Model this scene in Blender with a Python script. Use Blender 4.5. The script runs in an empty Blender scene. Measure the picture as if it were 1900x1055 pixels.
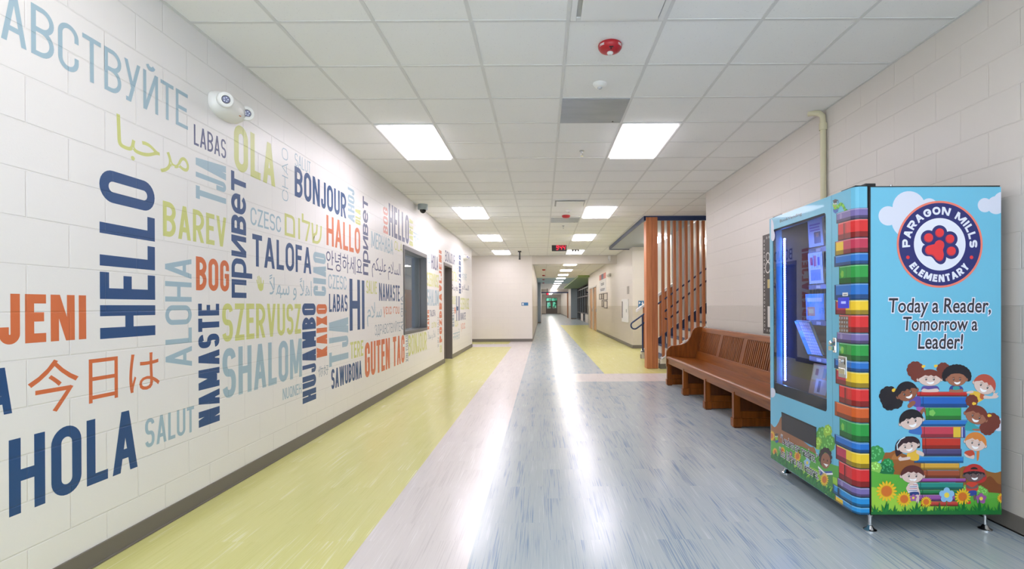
import bpy, bmesh, math, random
from mathutils import Vector, Matrix
random.seed(7)
PI = math.pi
SC = bpy.context.scene
COL = SC.collection
# ------------------------------------------------------------------ camera, world, exposure
F, R, H = 966.0, 0.0055, 1.27            # focal length in px, slight roll, eye height (m)
VX, VY = 1007.0, 567.0                   # vanishing point of the corridor in the 1900x1055 frame
cam_data = bpy.data.cameras.new('camera')
cam_data.sensor_width = 36.0
cam_data.lens = F / 1900 * 36
cam_data.shift_x = -(VX - 950) / 1900
cam_data.shift_y = (VY - 527.5) / 1900
cam_data.clip_start, cam_data.clip_end = 0.05, 300
cam = bpy.data.objects.new('camera', cam_data)
cam.location = (0, 0, H)
cam.rotation_euler = (PI / 2, R, 0)
COL.objects.link(cam)
SC.camera = cam
W = bpy.data.worlds.new('world'); SC.world = W; W.use_nodes = True
_bg = W.node_tree.nodes['Background']
_tc = W.node_tree.nodes.new('ShaderNodeTexCoord'); _sx = W.node_tree.nodes.new('ShaderNodeSeparateXYZ')
_mr = W.node_tree.nodes.new('ShaderNodeMapRange')                # hazy sky, bright on the entrance side (sun side), soft on the far side
_mr.inputs[1].default_value, _mr.inputs[2].default_value = 0.2, -0.6
_mr.inputs[3].default_value, _mr.inputs[4].default_value = 1.0, 6.5
W.node_tree.links.new(_tc.outputs['Generated'], _sx.inputs[0]); W.node_tree.links.new(_sx.outputs['Y'], _mr.inputs[0])
W.node_tree.links.new(_mr.outputs[0], _bg.inputs[1])
_bg.inputs[0].default_value = (0.86, 0.88, 1.0, 1)
SC.view_settings.view_transform = 'Standard'
SC.view_settings.look = 'None'
SC.view_settings.gamma = 1.0
SC.view_settings.use_curve_mapping = False
SC.view_settings.exposure = 0.0
LIGHT_L = 10.5                           # radiance of the ceiling troffers
# ------------------------------------------------------------------ main dimensions
XL, XR = -2.215, 2.615                   # corridor walls
ZC = 3.06                                # ceiling
YB = -2.4                                # corridor end behind the camera
YL = 16.3                                # end of mural wall
YE = 18.55                               # wall with the corridor opening
YR = 8.31                                # end of the near right wall
XH = -0.372                              # left wall of the far corridor
ZH = 2.98                                # far corridor ceiling
# ------------------------------------------------------------------ photo pixel -> point on a plane of the room
def der(px, py):
    dx, dy = px - VX, py - VY
    return dx - R * dy, dy + R * dx
def onX(px, py, X):
    dx, dy = der(px, py); Y = X * F / dx
    return Vector((X, Y, H - dy * Y / F))
def onY(px, py, Y):
    dx, dy = der(px, py)
    return Vector((dx * Y / F, Y, H - dy * Y / F))
def onZ(px, py, Z):
    dx, dy = der(px, py); Y = (H - Z) * F / dy
    return Vector((dx * Y / F, Y, Z))
# ------------------------------------------------------------------ materials
def lin(c):
    c = c / 255.0
    return c / 12.92 if c <= 0.04045 else ((c + 0.055) / 1.055) ** 2.4
def rgb(c):
    return (lin(c[0]), lin(c[1]), lin(c[2]), 1)
MATS = {}
def M(name, c=(200, 200, 200), rough=0.5, metal=0.0, spec=0.5, emit=None, strength=0, coat=0.0):
    if name in MATS: return MATS[name]
    m = bpy.data.materials.new(name); m.use_nodes = True
    b = m.node_tree.nodes['Principled BSDF']
    b.inputs['Base Color'].default_value = rgb(c)
    b.inputs['Roughness'].default_value = rough
    b.inputs['Metallic'].default_value = metal
    b.inputs['Specular IOR Level'].default_value = spec
    b.inputs['Coat Weight'].default_value = coat
    if emit:
        b.inputs['Emission Color'].default_value = rgb(emit)
        b.inputs['Emission Strength'].default_value = strength
    MATS[name] = m
    return m
def nodes(m):
    nt = m.node_tree
    return nt, nt.nodes['Principled BSDF'], nt.nodes.new, nt.links.new
def math_node(nt, op, a, b=None, c=None):
    n = nt.nodes.new('ShaderNodeMath'); n.operation = op
    for i, v in enumerate((a, b, c)):
        if v is None: continue
        if isinstance(v, (int, float)): n.inputs[i].default_value = v
        else: nt.links.new(v, n.inputs[i])
    return n.outputs[0]
def mix_color(nt, fac, a, b):
    n = nt.nodes.new('ShaderNodeMix'); n.data_type = 'RGBA'
    for s, v in ((n.inputs['Factor'], fac), (n.inputs['A'], a), (n.inputs['B'], b)):
        if isinstance(v, (int, float)): s.default_value = v
        elif isinstance(v, tuple): s.default_value = v
        else: nt.links.new(v, s)
    return n.outputs['Result']
def block_wall(name, c, axis, rough=0.42, lower=None, joint=0.97):
    """painted concrete block: running-bond joints and roller stipple, continuous over the wall and any paint on it"""
    if name in MATS: return MATS[name]
    m = M(name, c, rough)
    nt, b, new, link = nodes(m)
    g = new('ShaderNodeNewGeometry'); sp = new('ShaderNodeSeparateXYZ'); link(g.outputs['Position'], sp.inputs[0])
    cb = new('ShaderNodeCombineXYZ')
    link(sp.outputs[axis], cb.inputs[0])
    link(math_node(nt, 'SUBTRACT', sp.outputs['Z'], 0.035), cb.inputs[1])
    br = new('ShaderNodeTexBrick'); link(cb.outputs[0], br.inputs['Vector'])
    br.offset = 0.5; br.inputs['Scale'].default_value = 1.0
    br.inputs['Brick Width'].default_value = 0.4064; br.inputs['Row Height'].default_value = 0.2032
    br.inputs['Mortar Size'].default_value = 0.0045; br.inputs['Mortar Smooth'].default_value = 0.6
    inv = math_node(nt, 'SUBTRACT', 1.0, br.outputs['Fac'])
    nz = new('ShaderNodeTexNoise'); nz.inputs['Scale'].default_value = 110; nz.inputs['Detail'].default_value = 4
    link(g.outputs['Position'], nz.inputs['Vector'])
    vo = new('ShaderNodeTexVoronoi'); vo.inputs['Scale'].default_value = 26; link(g.outputs['Position'], vo.inputs['Vector'])
    pit = math_node(nt, 'LESS_THAN', vo.outputs['Distance'], 0.07)
    hgt = math_node(nt, 'ADD', math_node(nt, 'MULTIPLY', inv, 1.0), math_node(nt, 'MULTIPLY', nz.outputs['Fac'], 0.10))
    hgt = math_node(nt, 'SUBTRACT', hgt, math_node(nt, 'MULTIPLY', pit, 0.12))
    bp = new('ShaderNodeBump'); bp.inputs['Strength'].default_value = 0.55; bp.inputs['Distance'].default_value = 0.005
    link(hgt, bp.inputs['Height']); link(bp.outputs[0], b.inputs['Normal'])
    base = rgb(c)
    if lower:
        base = mix_color(nt, math_node(nt, 'LESS_THAN', sp.outputs['Z'], 1.2542), rgb(c), rgb(lower))
        link(base, b.inputs['Base Color'])
    else:
        j = tuple(v * joint for v in base[:3]) + (1,)
        link(mix_color(nt, br.outputs['Fac'], base, j), b.inputs['Base Color'])
    return m
def floor_mat(name, c, streak, light, amt, rough, lamt=.6):
    """sheet-vinyl tile with random directional flecks running along the corridor"""
    m = M(name, c, rough, spec=0.55)
    nt, b, new, link = nodes(m)
    g = new('ShaderNodeNewGeometry'); sp = new('ShaderNodeSeparateXYZ'); link(g.outputs['Position'], sp.inputs[0])
    cbt = new('ShaderNodeCombineXYZ'); link(sp.outputs['Y'], cbt.inputs[0]); link(sp.outputs['X'], cbt.inputs[1])
    br = new('ShaderNodeTexBrick'); link(cbt.outputs[0], br.inputs['Vector'])
    br.offset = 0.37; br.offset_frequency = 2; br.inputs['Scale'].default_value = 1
    br.inputs['Brick Width'].default_value = 0.61; br.inputs['Row Height'].default_value = 0.305; br.inputs['Mortar Size'].default_value = 0.0006
    br.inputs['Color1'].default_value = (0, 0, 0, 1); br.inputs['Color2'].default_value = (1, 1, 1, 1)
    tile = math_node(nt, 'MULTIPLY', br.outputs['Color'], 37.0)
    cb = new('ShaderNodeCombineXYZ')
    link(math_node(nt, 'MULTIPLY', sp.outputs['X'], 170.0), cb.inputs[0])
    link(math_node(nt, 'MULTIPLY', sp.outputs['Y'], 2.6), cb.inputs[1]); link(tile, cb.inputs[2])
    n1 = new('ShaderNodeTexNoise'); n1.inputs['Scale'].default_value = 1; n1.inputs['Detail'].default_value = 3; link(cb.outputs[0], n1.inputs['Vector'])
    cb2 = new('ShaderNodeCombineXYZ')
    link(math_node(nt, 'MULTIPLY', sp.outputs['X'], 11.0), cb2.inputs[0])
    link(math_node(nt, 'MULTIPLY', sp.outputs['Y'], 1.3), cb2.inputs[1]); link(tile, cb2.inputs[2])
    n2 = new('ShaderNodeTexNoise'); n2.inputs['Scale'].default_value = 1; n2.inputs['Detail'].default_value = 2; link(cb2.outputs[0], n2.inputs['Vector'])
    s = math_node(nt, 'ADD', n1.outputs['Fac'], math_node(nt, 'MULTIPLY', math_node(nt, 'SUBTRACT', n2.outputs['Fac'], 0.5), 0.7))
    r1 = new('ShaderNodeMapRange'); r1.inputs[1].default_value = 0.55; r1.inputs[2].default_value = 0.73; r1.inputs[4].default_value = amt; link(s, r1.inputs[0])
    r2 = new('ShaderNodeMapRange'); r2.inputs[1].default_value = 0.37; r2.inputs[2].default_value = 0.22; r2.inputs[4].default_value = lamt; link(s, r2.inputs[0])
    c1 = mix_color(nt, r1.outputs[0], rgb(c), rgb(streak))
    c2 = mix_color(nt, r2.outputs[0], c1, rgb(light))
    link(c2, b.inputs['Base Color'])
    nz = new('ShaderNodeTexNoise'); nz.inputs['Scale'].default_value = 2.2; link(g.outputs['Position'], nz.inputs['Vector'])
    bp = new('ShaderNodeBump'); bp.inputs['Strength'].default_value = 0.06; bp.inputs['Distance'].default_value = 0.02
    link(nz.outputs['Fac'], bp.inputs['Height']); link(bp.outputs[0], b.inputs['Normal'])
    return m
def wood(name, c, dark, scale, rough=0.35, coat=0.0, amt=0.7, spec=0.5):
    """scale = noise frequency per axis: low along the grain"""
    m = M(name, c, rough, coat=coat, spec=spec)
    nt, b, new, link = nodes(m)
    g = new('ShaderNodeNewGeometry'); mp = new('ShaderNodeMapping'); link(g.outputs['Position'], mp.inputs[0])
    mp.inputs['Scale'].default_value = scale
    n = new('ShaderNodeTexNoise'); n.inputs['Scale'].default_value = 1; n.inputs['Detail'].default_value = 5; n.inputs['Distortion'].default_value = 0.4
    link(mp.outputs[0], n.inputs['Vector'])
    r = new('ShaderNodeMapRange'); r.inputs[1].default_value = 0.38; r.inputs[2].default_value = 0.66; r.inputs[4].default_value = amt
    link(n.outputs['Fac'], r.inputs[0])
    link(mix_color(nt, r.outputs[0], rgb(c), rgb(dark)), b.inputs['Base Color'])
    return m
def glass_mat(name, tint=(255, 255, 255), ior=1.5, rough=0.0):
    if name in MATS: return MATS[name]
    m = bpy.data.materials.new(name); m.use_nodes = True
    nt = m.node_tree; nt.nodes.clear()
    o = nt.nodes.new('ShaderNodeOutputMaterial'); mx = nt.nodes.new('ShaderNodeMixShader')
    fr = nt.nodes.new('ShaderNodeFresnel'); ge = nt.nodes.new('ShaderNodeNewGeometry')
    nt.links.new(math_node(nt, 'MULTIPLY_ADD', ge.outputs['Backfacing'], 1 / ior - ior, ior), fr.inputs[0])   # same on both faces of a thin pane
    t = nt.nodes.new('ShaderNodeBsdfTransparent'); t.inputs[0].default_value = rgb(tint)
    gl = nt.nodes.new('ShaderNodeBsdfGlossy'); gl.inputs['Roughness'].default_value = rough
    nt.links.new(fr.outputs[0], mx.inputs[0]); nt.links.new(t.outputs[0], mx.inputs[1]); nt.links.new(gl.outputs[0], mx.inputs[2])
    nt.links.new(mx.outputs[0], o.inputs[0])
    MATS[name] = m
    return m
def tile_mat():
    m = M('ceiling_tile', (240, 240, 238), 0.9, spec=0.1)
    nt, b, new, link = nodes(m)
    g = new('ShaderNodeNewGeometry')
    n = new('ShaderNodeTexNoise'); n.inputs['Scale'].default_value = 85; n.inputs['Detail'].default_value = 3; link(g.outputs['Position'], n.inputs['Vector'])
    pit = math_node(nt, 'GREATER_THAN', n.outputs['Fac'], 0.68)
    link(mix_color(nt, math_node(nt, 'MULTIPLY', pit, 0.35), rgb((240, 240, 238)), rgb((185, 185, 185))), b.inputs['Base Color'])
    return m
# ------------------------------------------------------------------ mesh building
ORG = {}
class MB:
    """collects shapes in room coordinates; build() links them as one mesh object"""
    def __init__(s): s.v, s.f, s.m, s.mats = [], [], [], []
    def mi(s, mat):
        if mat not in s.mats: s.mats.append(mat)
        return s.mats.index(mat)
    def poly(s, pts, mat):
        i = len(s.v); s.v += [tuple(p) for p in pts]
        s.f.append(tuple(range(i, i + len(pts)))); s.m.append(s.mi(mat)); return s
    def box(s, x0, x1, y0, y1, z0, z1, mat):
        x0, x1 = min(x0, x1), max(x0, x1); y0, y1 = min(y0, y1), max(y0, y1); z0, z1 = min(z0, z1), max(z0, z1)
        i = len(s.v)
        s.v += [(x, y, z) for z in (z0, z1) for y in (y0, y1) for x in (x0, x1)]
        for q in ((0, 2, 3, 1), (4, 5, 7, 6), (0, 1, 5, 4), (1, 3, 7, 5), (3, 2, 6, 7), (2, 0, 4, 6)):
            s.f.append(tuple(i + k for k in q)); s.m.append(s.mi(mat))
        return s
    def prism(s, pts, d, mat, caps=True):
        """pts: 3-D outline, extruded by vector d"""
        i = len(s.v); n = len(pts); d = Vector(d)
        s.v += [tuple(p) for p in pts] + [tuple(Vector(p) + d) for p in pts]
        mi = s.mi(mat)
        for k in range(n):
            j = (k + 1) % n; s.f.append((i + k, i + j, i + n + j, i + n + k)); s.m.append(mi)
        if caps:
            s.f.append(tuple(range(i + n - 1, i - 1, -1))); s.m.append(mi)
            s.f.append(tuple(range(i + n, i + 2 * n))); s.m.append(mi)
        return s
    def tube(s, path, r, mat, n=10, closed=False):
        path = [Vector(p) for p in path]; i = len(s.v); mi = s.mi(mat); L = len(path)
        up = None
        for k, p in enumerate(path):
            a = path[k - 1] if (k > 0 or closed) else p
            b = path[(k + 1) % L] if (k < L - 1 or closed) else p
            t = (b - a).normalized()
            if up is None: up = Vector((0, 0, 1)) if abs(t.z) < 0.9 else Vector((1, 0, 0))
            u = t.cross(up).normalized(); w = u.cross(t).normalized(); up = w
            for q in range(n):
                an = 2 * PI * q / n
                s.v.append(tuple(p + (u * math.cos(an) + w * math.sin(an)) * r))
        for k in range(L if closed else L - 1):
            k2 = (k + 1) % L
            for q in range(n):
                s.f.append((i + k * n + q, i + k * n + (q + 1) % n, i + k2 * n + (q + 1) % n, i + k2 * n + q)); s.m.append(mi)
        if not closed:
            s.f.append(tuple(i + q for q in range(n - 1, -1, -1))); s.m.append(mi)
            s.f.append(tuple(i + (L - 1) * n + q for q in range(n))); s.m.append(mi)
        return s
    def lathe(s, c, prof, mat, axis='Z', n=24, sign=1, sx=1, sy=1):
        """prof: (radius, height) pairs along the axis from c"""
        i = len(s.v); mi = s.mi(mat)
        for r, h in prof:
            for q in range(n):
                a = 2 * PI * q / n; u, w, h2 = r * math.cos(a) * sx, r * math.sin(a) * sy, h * sign
                o = {'Z': (u, w, h2), 'X': (h2, u, w), 'Y': (u, h2, w)}[axis]
                s.v.append((c[0] + o[0], c[1] + o[1], c[2] + o[2]))
        for k in range(len(prof) - 1):
            for q in range(n):
                s.f.append((i + k * n + q, i + k * n + (q + 1) % n, i + (k + 1) * n + (q + 1) % n, i + (k + 1) * n + q)); s.m.append(mi)
        if prof[0][0] > 1e-6: s.f.append(tuple(i + q for q in range(n - 1, -1, -1))); s.m.append(mi)
        if prof[-1][0] > 1e-6: s.f.append(tuple(i + (len(prof) - 1) * n + q for q in range(n))); s.m.append(mi)
        return s
    def build(s, name, parent=None, smooth=False, bevel=0, at=None, fix=True):
        o0 = Vector(at) if at is not None else (ORG[parent] if parent is not None else Vector((0, 0, 0)))
        me = bpy.data.meshes.new(name)
        me.from_pydata([tuple(Vector(p) - o0) for p in s.v], [], s.f)
        for m in s.mats: me.materials.append(m)
        me.polygons.foreach_set('material_index', s.m)
        if fix:
            bm = bmesh.new(); bm.from_mesh(me)
            bmesh.ops.recalc_face_normals(bm, faces=bm.faces); bm.to_mesh(me); bm.free()
        if smooth: me.shade_smooth()
        me.update()
        o = bpy.data.objects.new(name, me); COL.objects.link(o)
        if parent is not None: o.parent = parent
        else: o.location = o0
        ORG[o] = o0
        if bevel:
            b = o.modifiers.new('bevel', 'BEVEL'); b.width = bevel; b.segments = 2; b.limit_method = 'ANGLE'; b.angle_limit = 0.6
        if smooth and bevel == 0:
            try:
                me.set_sharp_from_angle(angle=0.7)
            except Exception: pass
        return o
def thing(name, loc, label, cat, group=None):
    o = bpy.data.objects.new(name, None); COL.objects.link(o); o.location = loc; o.empty_display_size = 0.1
    o['label'] = label; o['category'] = cat
    if group: o['group'] = group
    ORG[o] = Vector(loc)
    return o
def tag(o, label, cat, group=None):
    o['label'] = label; o['category'] = cat
    if group: o['group'] = group
    return o
def struct(o):
    o['kind'] = 'structure'; return o
def dup(root, loc, label):
    r = root.copy(); COL.objects.link(r); r.location = loc; r['label'] = label; ORG[r] = Vector(loc)
    def rec(a, b):
        for ch in [x for x in bpy.data.objects if x.parent == a]:
            c = ch.copy(); COL.objects.link(c); c.parent = b
            rec(ch, c)
    rec(root, r)
    return r
# ------------------------------------------------------------------ condensed sign-painter alphabet (2-D pieces)
def arc(cx, cy, r, a0, a1, n=7):
    return [(cx + r * math.cos(math.radians(a0 + (a1 - a0) * i / n)), cy + r * math.sin(math.radians(a0 + (a1 - a0) * i / n))) for i in range(n + 1)]
def ribbon(path, t, closed=False):
    q_ = [path[0]]
    for p in path[1:]:
        if math.hypot(p[0] - q_[-1][0], p[1] - q_[-1][1]) > 1e-5: q_.append(p)
    if closed and math.hypot(q_[0][0] - q_[-1][0], q_[0][1] - q_[-1][1]) < 1e-5: q_.pop()
    path = q_
    n = len(path); L, Rr = [], []
    for i in range(n):
        p = path[i]
        a = path[i - 1] if (i > 0 or closed) else p
        b = path[(i + 1) % n] if (i < n - 1 or closed) else p
        d1 = (p[0] - a[0], p[1] - a[1]); d2 = (b[0] - p[0], b[1] - p[1])
        def nm(d):
            l = math.hypot(*d); return (d[0] / l, d[1] / l) if l > 1e-9 else None
        d1, d2 = nm(d1), nm(d2)
        if d1 is None: d1 = d2
        if d2 is None: d2 = d1
        tx, ty = d1[0] + d2[0], d1[1] + d2[1]; l = math.hypot(tx, ty) or 1
        tx, ty = tx / l, ty / l
        k = t / 2 / max(0.5, tx * d1[0] + ty * d1[1])
        L.append((p[0] - ty * k, p[1] + tx * k)); Rr.append((p[0] + ty * k, p[1] - tx * k))
    out = []
    for i in range(n if closed else n - 1):
        j = (i + 1) % n; out.append([L[i], L[j], Rr[j], Rr[i]])
    return out
GW = dict(A=.43, B=.40, C=.38, D=.40, E=.33, F=.32, G=.39, H=.41, I=.0, J=.30, K=.42, L=.32, M=.54, N=.42, O=.40, P=.39, Q=.40, R=.41,
          S=.38, T=.36, U=.40, V=.42, W=.62, X=.42, Y=.40, Z=.36)
GW.update({' ': .18, 'П': .40, 'И': .42, 'Й': .42, 'У': .42, 'З': .37, 'Д': .46, 'п': .75, 'р': .78, 'и': .85, 'в': .75, 'е': .80, 'т': .78})
ALIAS = {'А': 'A', 'В': 'B', 'С': 'C', 'Т': 'T', 'Е': 'E', 'Р': 'P', 'п': 'П', 'и': 'И', 'в': 'B', 'т': 'T'}
def glyph(ch, w, t):
    """polygons of one letter in a box w wide and 1 high, stroke t"""
    ch = ALIAS.get(ch, ch)
    o = []; x0, x1, y0, y1 = t / 2, w - t / 2, t / 2, 1 - t / 2; r = max(0.01, min((x1 - x0) / 2, 0.34)); mx = w / 2
    def rc(a, b, c, d): o.append([(a, b), (c, b), (c, d), (a, d)])
    def dg(xa, ya, xb, yb):
        k = t * math.hypot(xb - xa, yb - ya) / abs(yb - ya) / 2
        o.append([(xa - k, ya), (xa + k, ya), (xb + k, yb), (xb - k, yb)])
    def rb(p, closed=False): o.extend(ribbon(p, t, closed))
    def kk(xa, xb, h): return t * math.hypot(xb - xa, h) / h / 2
    if ch == 'I': rc(mx - t / 2, 0, mx + t / 2, 1)
    elif ch in 'EFL':
        rc(0, 0, t, 1)
        if ch in 'EL': rc(t, 0, w, t)
        if ch in 'EF': rc(t, 1 - t, w, 1); rc(t, .53 - t / 2, w * .9, .53 + t / 2)
    elif ch == 'H': rc(0, 0, t, 1); rc(w - t, 0, w, 1); rc(t, .5 - t / 2, w - t, .5 + t / 2)
    elif ch == 'П': rc(0, 0, t, 1); rc(w - t, 0, w, 1); rc(t, 1 - t, w - t, 1)
    elif ch == 'T': rc(0, 1 - t, w, 1); rc(mx - t / 2, 0, mx + t / 2, 1 - t)
    elif ch in 'OQ':
        rb(arc(x1 - r, y1 - r, r, 0, 90) + arc(x0 + r, y1 - r, r, 90, 180) + arc(x0 + r, y0 + r, r, 180, 270) + arc(x1 - r, y0 + r, r, 270, 360), True)
        if ch == 'Q': dg(w * 1.0, 0, mx, .28)
    elif ch in 'CG':
        rb([(x1, .66)] + arc(x1 - r, y1 - r, r, 0, 90) + arc(x0 + r, y1 - r, r, 90, 180) + arc(x0 + r, y0 + r, r, 180, 270) + arc(x1 - r, y0 + r, r, 270, 360) + [(x1, .34 if ch == 'C' else .5)])
        if ch == 'G': rc(mx, .5 - t * .5, w, .5 + t * .4)
    elif ch == 'U': rb([(x0, 1)] + arc(x0 + r, y0 + r, r, 180, 270) + arc(x1 - r, y0 + r, r, 270, 360) + [(x1, 1)])
    elif ch == 'J': rb([(x1, 1)] + arc(x1 - r, y0 + r, r, 360, 270) + arc(x0 + r, y0 + r, r, 270, 180) + [(x0, .34)])
    elif ch in 'DBPR' or ch == 'р':
        if ch == 'р':
            rc(0, -.42, t, 1); rr = min(.48, (x1 - x0) / 2)
            rb([(x0, y1)] + arc(x1 - rr, y1 - rr, rr, 90, 0) + arc(x1 - rr, y0 + rr, rr, 0, -90) + [(x0, y0)])
            return o
        rc(0, 0, t, 1)
        def bowl(a, b):
            q = min((b - a) / 2, x1 - x0, 0.34)
            rb([(x0, b)] + arc(x1 - q, b - q, q, 90, 0) + arc(x1 - q, a + q, q, 0, -90) + [(x0, a)])
        if ch == 'D': bowl(y0, y1)
        elif ch == 'B': bowl(y0, .53); bowl(.53, y1)
        else:
            bowl(.44, y1)
            if ch == 'R': dg(mx - t * .1, .44, w - kk(mx, w, .44), 0)
    elif ch == 'S':
        qx, qy = (x1 - x0) / 2, (y1 - .5) / 2; ux, lo = x0 + qx, y0 + qy; up = y1 - qy
        def ea(cy, a0, a1, n=9): return [(ux + qx * math.copysign(abs(math.cos(math.radians(a0 + (a1 - a0) * i / n))) ** .8, math.cos(math.radians(a0 + (a1 - a0) * i / n))), cy + qy * math.copysign(abs(math.sin(math.radians(a0 + (a1 - a0) * i / n))) ** .8, math.sin(math.radians(a0 + (a1 - a0) * i / n)))) for i in range(n + 1)]
        rb(ea(up, 15, 180) + ea(up, 180, 255)[1:] + ea(lo, 75, 0) + ea(lo, 0, -165)[1:])
    elif ch == 'З':
        q = min(r, .22)
        rb([(x0, .74)] + arc(x0 + q, y1 - q, q, 180, 90) + arc(x1 - q, y1 - q, q, 90, 0) + arc(x1 - q, .53 + q, q, 0, -90) + [(mx, .53)])
        rb([(mx, .53)] + arc(x1 - q, .53 - q, q, 90, 0) + arc(x1 - q, y0 + q, q, 0, -90) + arc(x0 + q, y0 + q, q, 270, 180) + [(x0, .26)])
    elif ch == 'е':
        q = min((x1 - x0) / 2, (y1 - y0) / 2)
        rb([(x0, .5), (x1, .5)] + arc(x1 - q, y1 - q, q, 0, 90) + arc(x0 + q, y1 - q, q, 90, 180) + arc(x0 + q, y0 + q, q, 180, 270) + arc(x1 - q, y0 + q, q, 270, 330))
    elif ch == 'A':
        k = kk(0, mx, 1); dg(k, 0, mx, 1); dg(w - k, 0, mx, 1); rc(w * .24, .22, w * .76, .22 + t)
    elif ch == 'V':
        k = kk(0, mx, 1); dg(k, 1, mx, 0); dg(w - k, 1, mx, 0)
    elif ch == 'W':
        k = kk(0, w / 4, 1); dg(k, 1, w * .28, 0); dg(mx, 1, w * .28, 0); dg(mx, 1, w * .72, 0); dg(w - k, 1, w * .72, 0)
    elif ch == 'M': rc(0, 0, t, 1); rc(w - t, 0, w, 1); dg(t * .6, 1, mx, .12); dg(w - t * .6, 1, mx, .12)
    elif ch == 'N': rc(0, 0, t, 1); rc(w - t, 0, w, 1); dg(t * .6, 1, w - t * .6, 0)
    elif ch in 'ИЙ':
        rc(0, 0, t, 1); rc(w - t, 0, w, 1); dg(t * .6, 0, w - t * .6, 1)
        if ch == 'Й': rb(arc(mx, 1.22, w * .24, 200, 340))
    elif ch == 'X':
        k = kk(0, w, 1) * 1.0; dg(k, 0, w - k, 1); dg(k, 1, w - k, 0)
    elif ch == 'Y':
        k = kk(0, mx, .55); dg(k, 1, mx, .42); dg(w - k, 1, mx, .42); rc(mx - t / 2, 0, mx + t / 2, .45)
    elif ch == 'У':
        k = kk(0, mx, .6); dg(k, 1, mx * 1.05, .32); dg(w - k, 1, w * .3, 0); rc(w * .1, 0, w * .35, t)
    elif ch == 'Z':
        rc(0, 0, w, t); rc(0, 1 - t, w, 1); k = t * .6; dg(k, t * .5, w - k, 1 - t * .5)
    elif ch == 'K':
        rc(0, 0, t, 1); k = kk(t, w, .6); dg(t * .8, .34, w - k, 1); dg(w * .42, .55, w - k, 0)
    elif ch == 'Д':
        rc(0, 0, w, t); rc(0, -.16, t, 0); rc(w - t, -.16, w, 0); rc(w * .72, 0, w * .72 + t, 1); rc(w * .38, 1 - t, w * .72, 1); dg(w * .42, 1, w * .2, 0)
    return o
def word_polys(text, width, t):
    """letters fitted to a box width x 1"""
    gap = 0.075
    raw = [max(GW.get(c, .4), 0) for c in text]
    fixed = sum(t for c in text if c == 'I')
    tot = sum(raw) + gap * (len(text) - 1)
    k = (width - fixed) / tot
    x = 0; out = []
    for c, wv in zip(text, raw):
        w = t if c == 'I' else wv * k
        if c != ' ':
            for p in glyph(c, w, min(t, w * .46) if c != 'I' else t): out.append([(x + a, b) for a, b in p])
        x += w + gap * k
    return out
def font_mesh(body, offset=0.0, res=3, shear=0.0):
    """built-in typeface as flat polygons (for scripts the alphabet above lacks)"""
    c = bpy.data.curves.new('lettering', 'FONT'); c.body = body; c.offset = offset; c.resolution_u = res; c.shear = shear
    o = bpy.data.objects.new('lettering', c); COL.objects.link(o)
    me = bpy.data.meshes.new_from_object(o.evaluated_get(bpy.context.evaluated_depsgraph_get()))
    vs = [(v.co.x, v.co.y) for v in me.vertices]; fs = [tuple(p.vertices) for p in me.polygons]
    bpy.data.objects.remove(o); bpy.data.curves.remove(c); bpy.data.meshes.remove(me)
    return vs, fs
def islands(nv, fs):
    """index of the letter each face belongs to (for a hair's difference in height between touching letters)"""
    p = list(range(nv))
    def find(i):
        while p[i] != i: p[i] = p[p[i]]; i = p[i]
        return i
    for f in fs:
        for k in f[1:]: p[find(k)] = find(f[0])
    ids = {}
    return [ids.setdefault(find(f[0]), len(ids)) for f in fs]
def bbox(vs):
    xs = [v[0] for v in vs]; ys = [v[1] for v in vs]
    return min(xs), max(xs), min(ys), max(ys)
# ------------------------------------------------------------------ shared materials
WALLC, LOWC = (233, 231, 228), (200, 192, 179)
wall_y = block_wall('painted_block_along', WALLC, 'Y', 0.40)
wall_x = block_wall('painted_block_across', WALLC, 'X', 0.40)
wallr_y = block_wall('right_wall_block', (215, 208, 201), 'Y', 0.42, lower=(201, 194, 186))
wall2_y = block_wall('two_tone_block_along', (222, 216, 208), 'Y', 0.42, lower=LOWC)
wall2_x = block_wall('two_tone_block_across', (222, 216, 208), 'X', 0.42, lower=LOWC)
warm_x = block_wall('warm_block_across', (228, 222, 214), 'X', 0.42)
base_m = M('rubber_base', (112, 106, 99), 0.45)
frame_m = M('hollow_metal_taupe', (110, 103, 98), 0.38)
grey_m = M('hollow_metal_grey', (98, 97, 98), 0.38)
tile = tile_mat()
grid_m = M('ceiling_grid_white', (218, 218, 216), 0.55)
white_m = M('white_enamel', (232, 232, 230), 0.35)
whiteplastic = M('white_plastic', (236, 235, 232), 0.3)
black_m = M('black_plastic', (24, 24, 26), 0.35)
chrome = M('chrome', (215, 215, 218), 0.15, metal=1.0)
steel = M('brushed_steel', (170, 172, 176), 0.32, metal=1.0)
glow = M('led_diffuser', (255, 255, 255), 0.5, emit=(252, 244, 255), strength=LIGHT_L * 1.25)
glow_back = M('led_diffuser_back', (255, 255, 255), 0.5, emit=(255, 246, 250), strength=LIGHT_L * .6)
glow_mid = M('led_diffuser_mid', (255, 255, 255), 0.5, emit=(252, 244, 255), strength=LIGHT_L * 2)
glow_far = M('led_diffuser_far', (255, 255, 255), 0.5, emit=(255, 245, 240), strength=LIGHT_L * 2.1)
navy_m = M('navy_metal', (40, 58, 98), 0.38)
soffit_m = M('blue_grey_soffit', (150, 160, 172), 0.35)
fl_blue = floor_mat('vinyl_blue_grey', (176, 186, 190), (122, 146, 172), (204, 211, 214), 0.85, 0.24, .6)
fl_beige = floor_mat('vinyl_pale_beige', (218, 211, 208), (192, 184, 183), (236, 232, 230), 0.5, 0.24, .6)
fl_green = floor_mat('vinyl_lime_green', (214, 211, 136), (192, 190, 104), (234, 232, 190), 0.3, 0.24, .75)
clear_glass = glass_mat('window_glass', (235, 242, 242))
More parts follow.
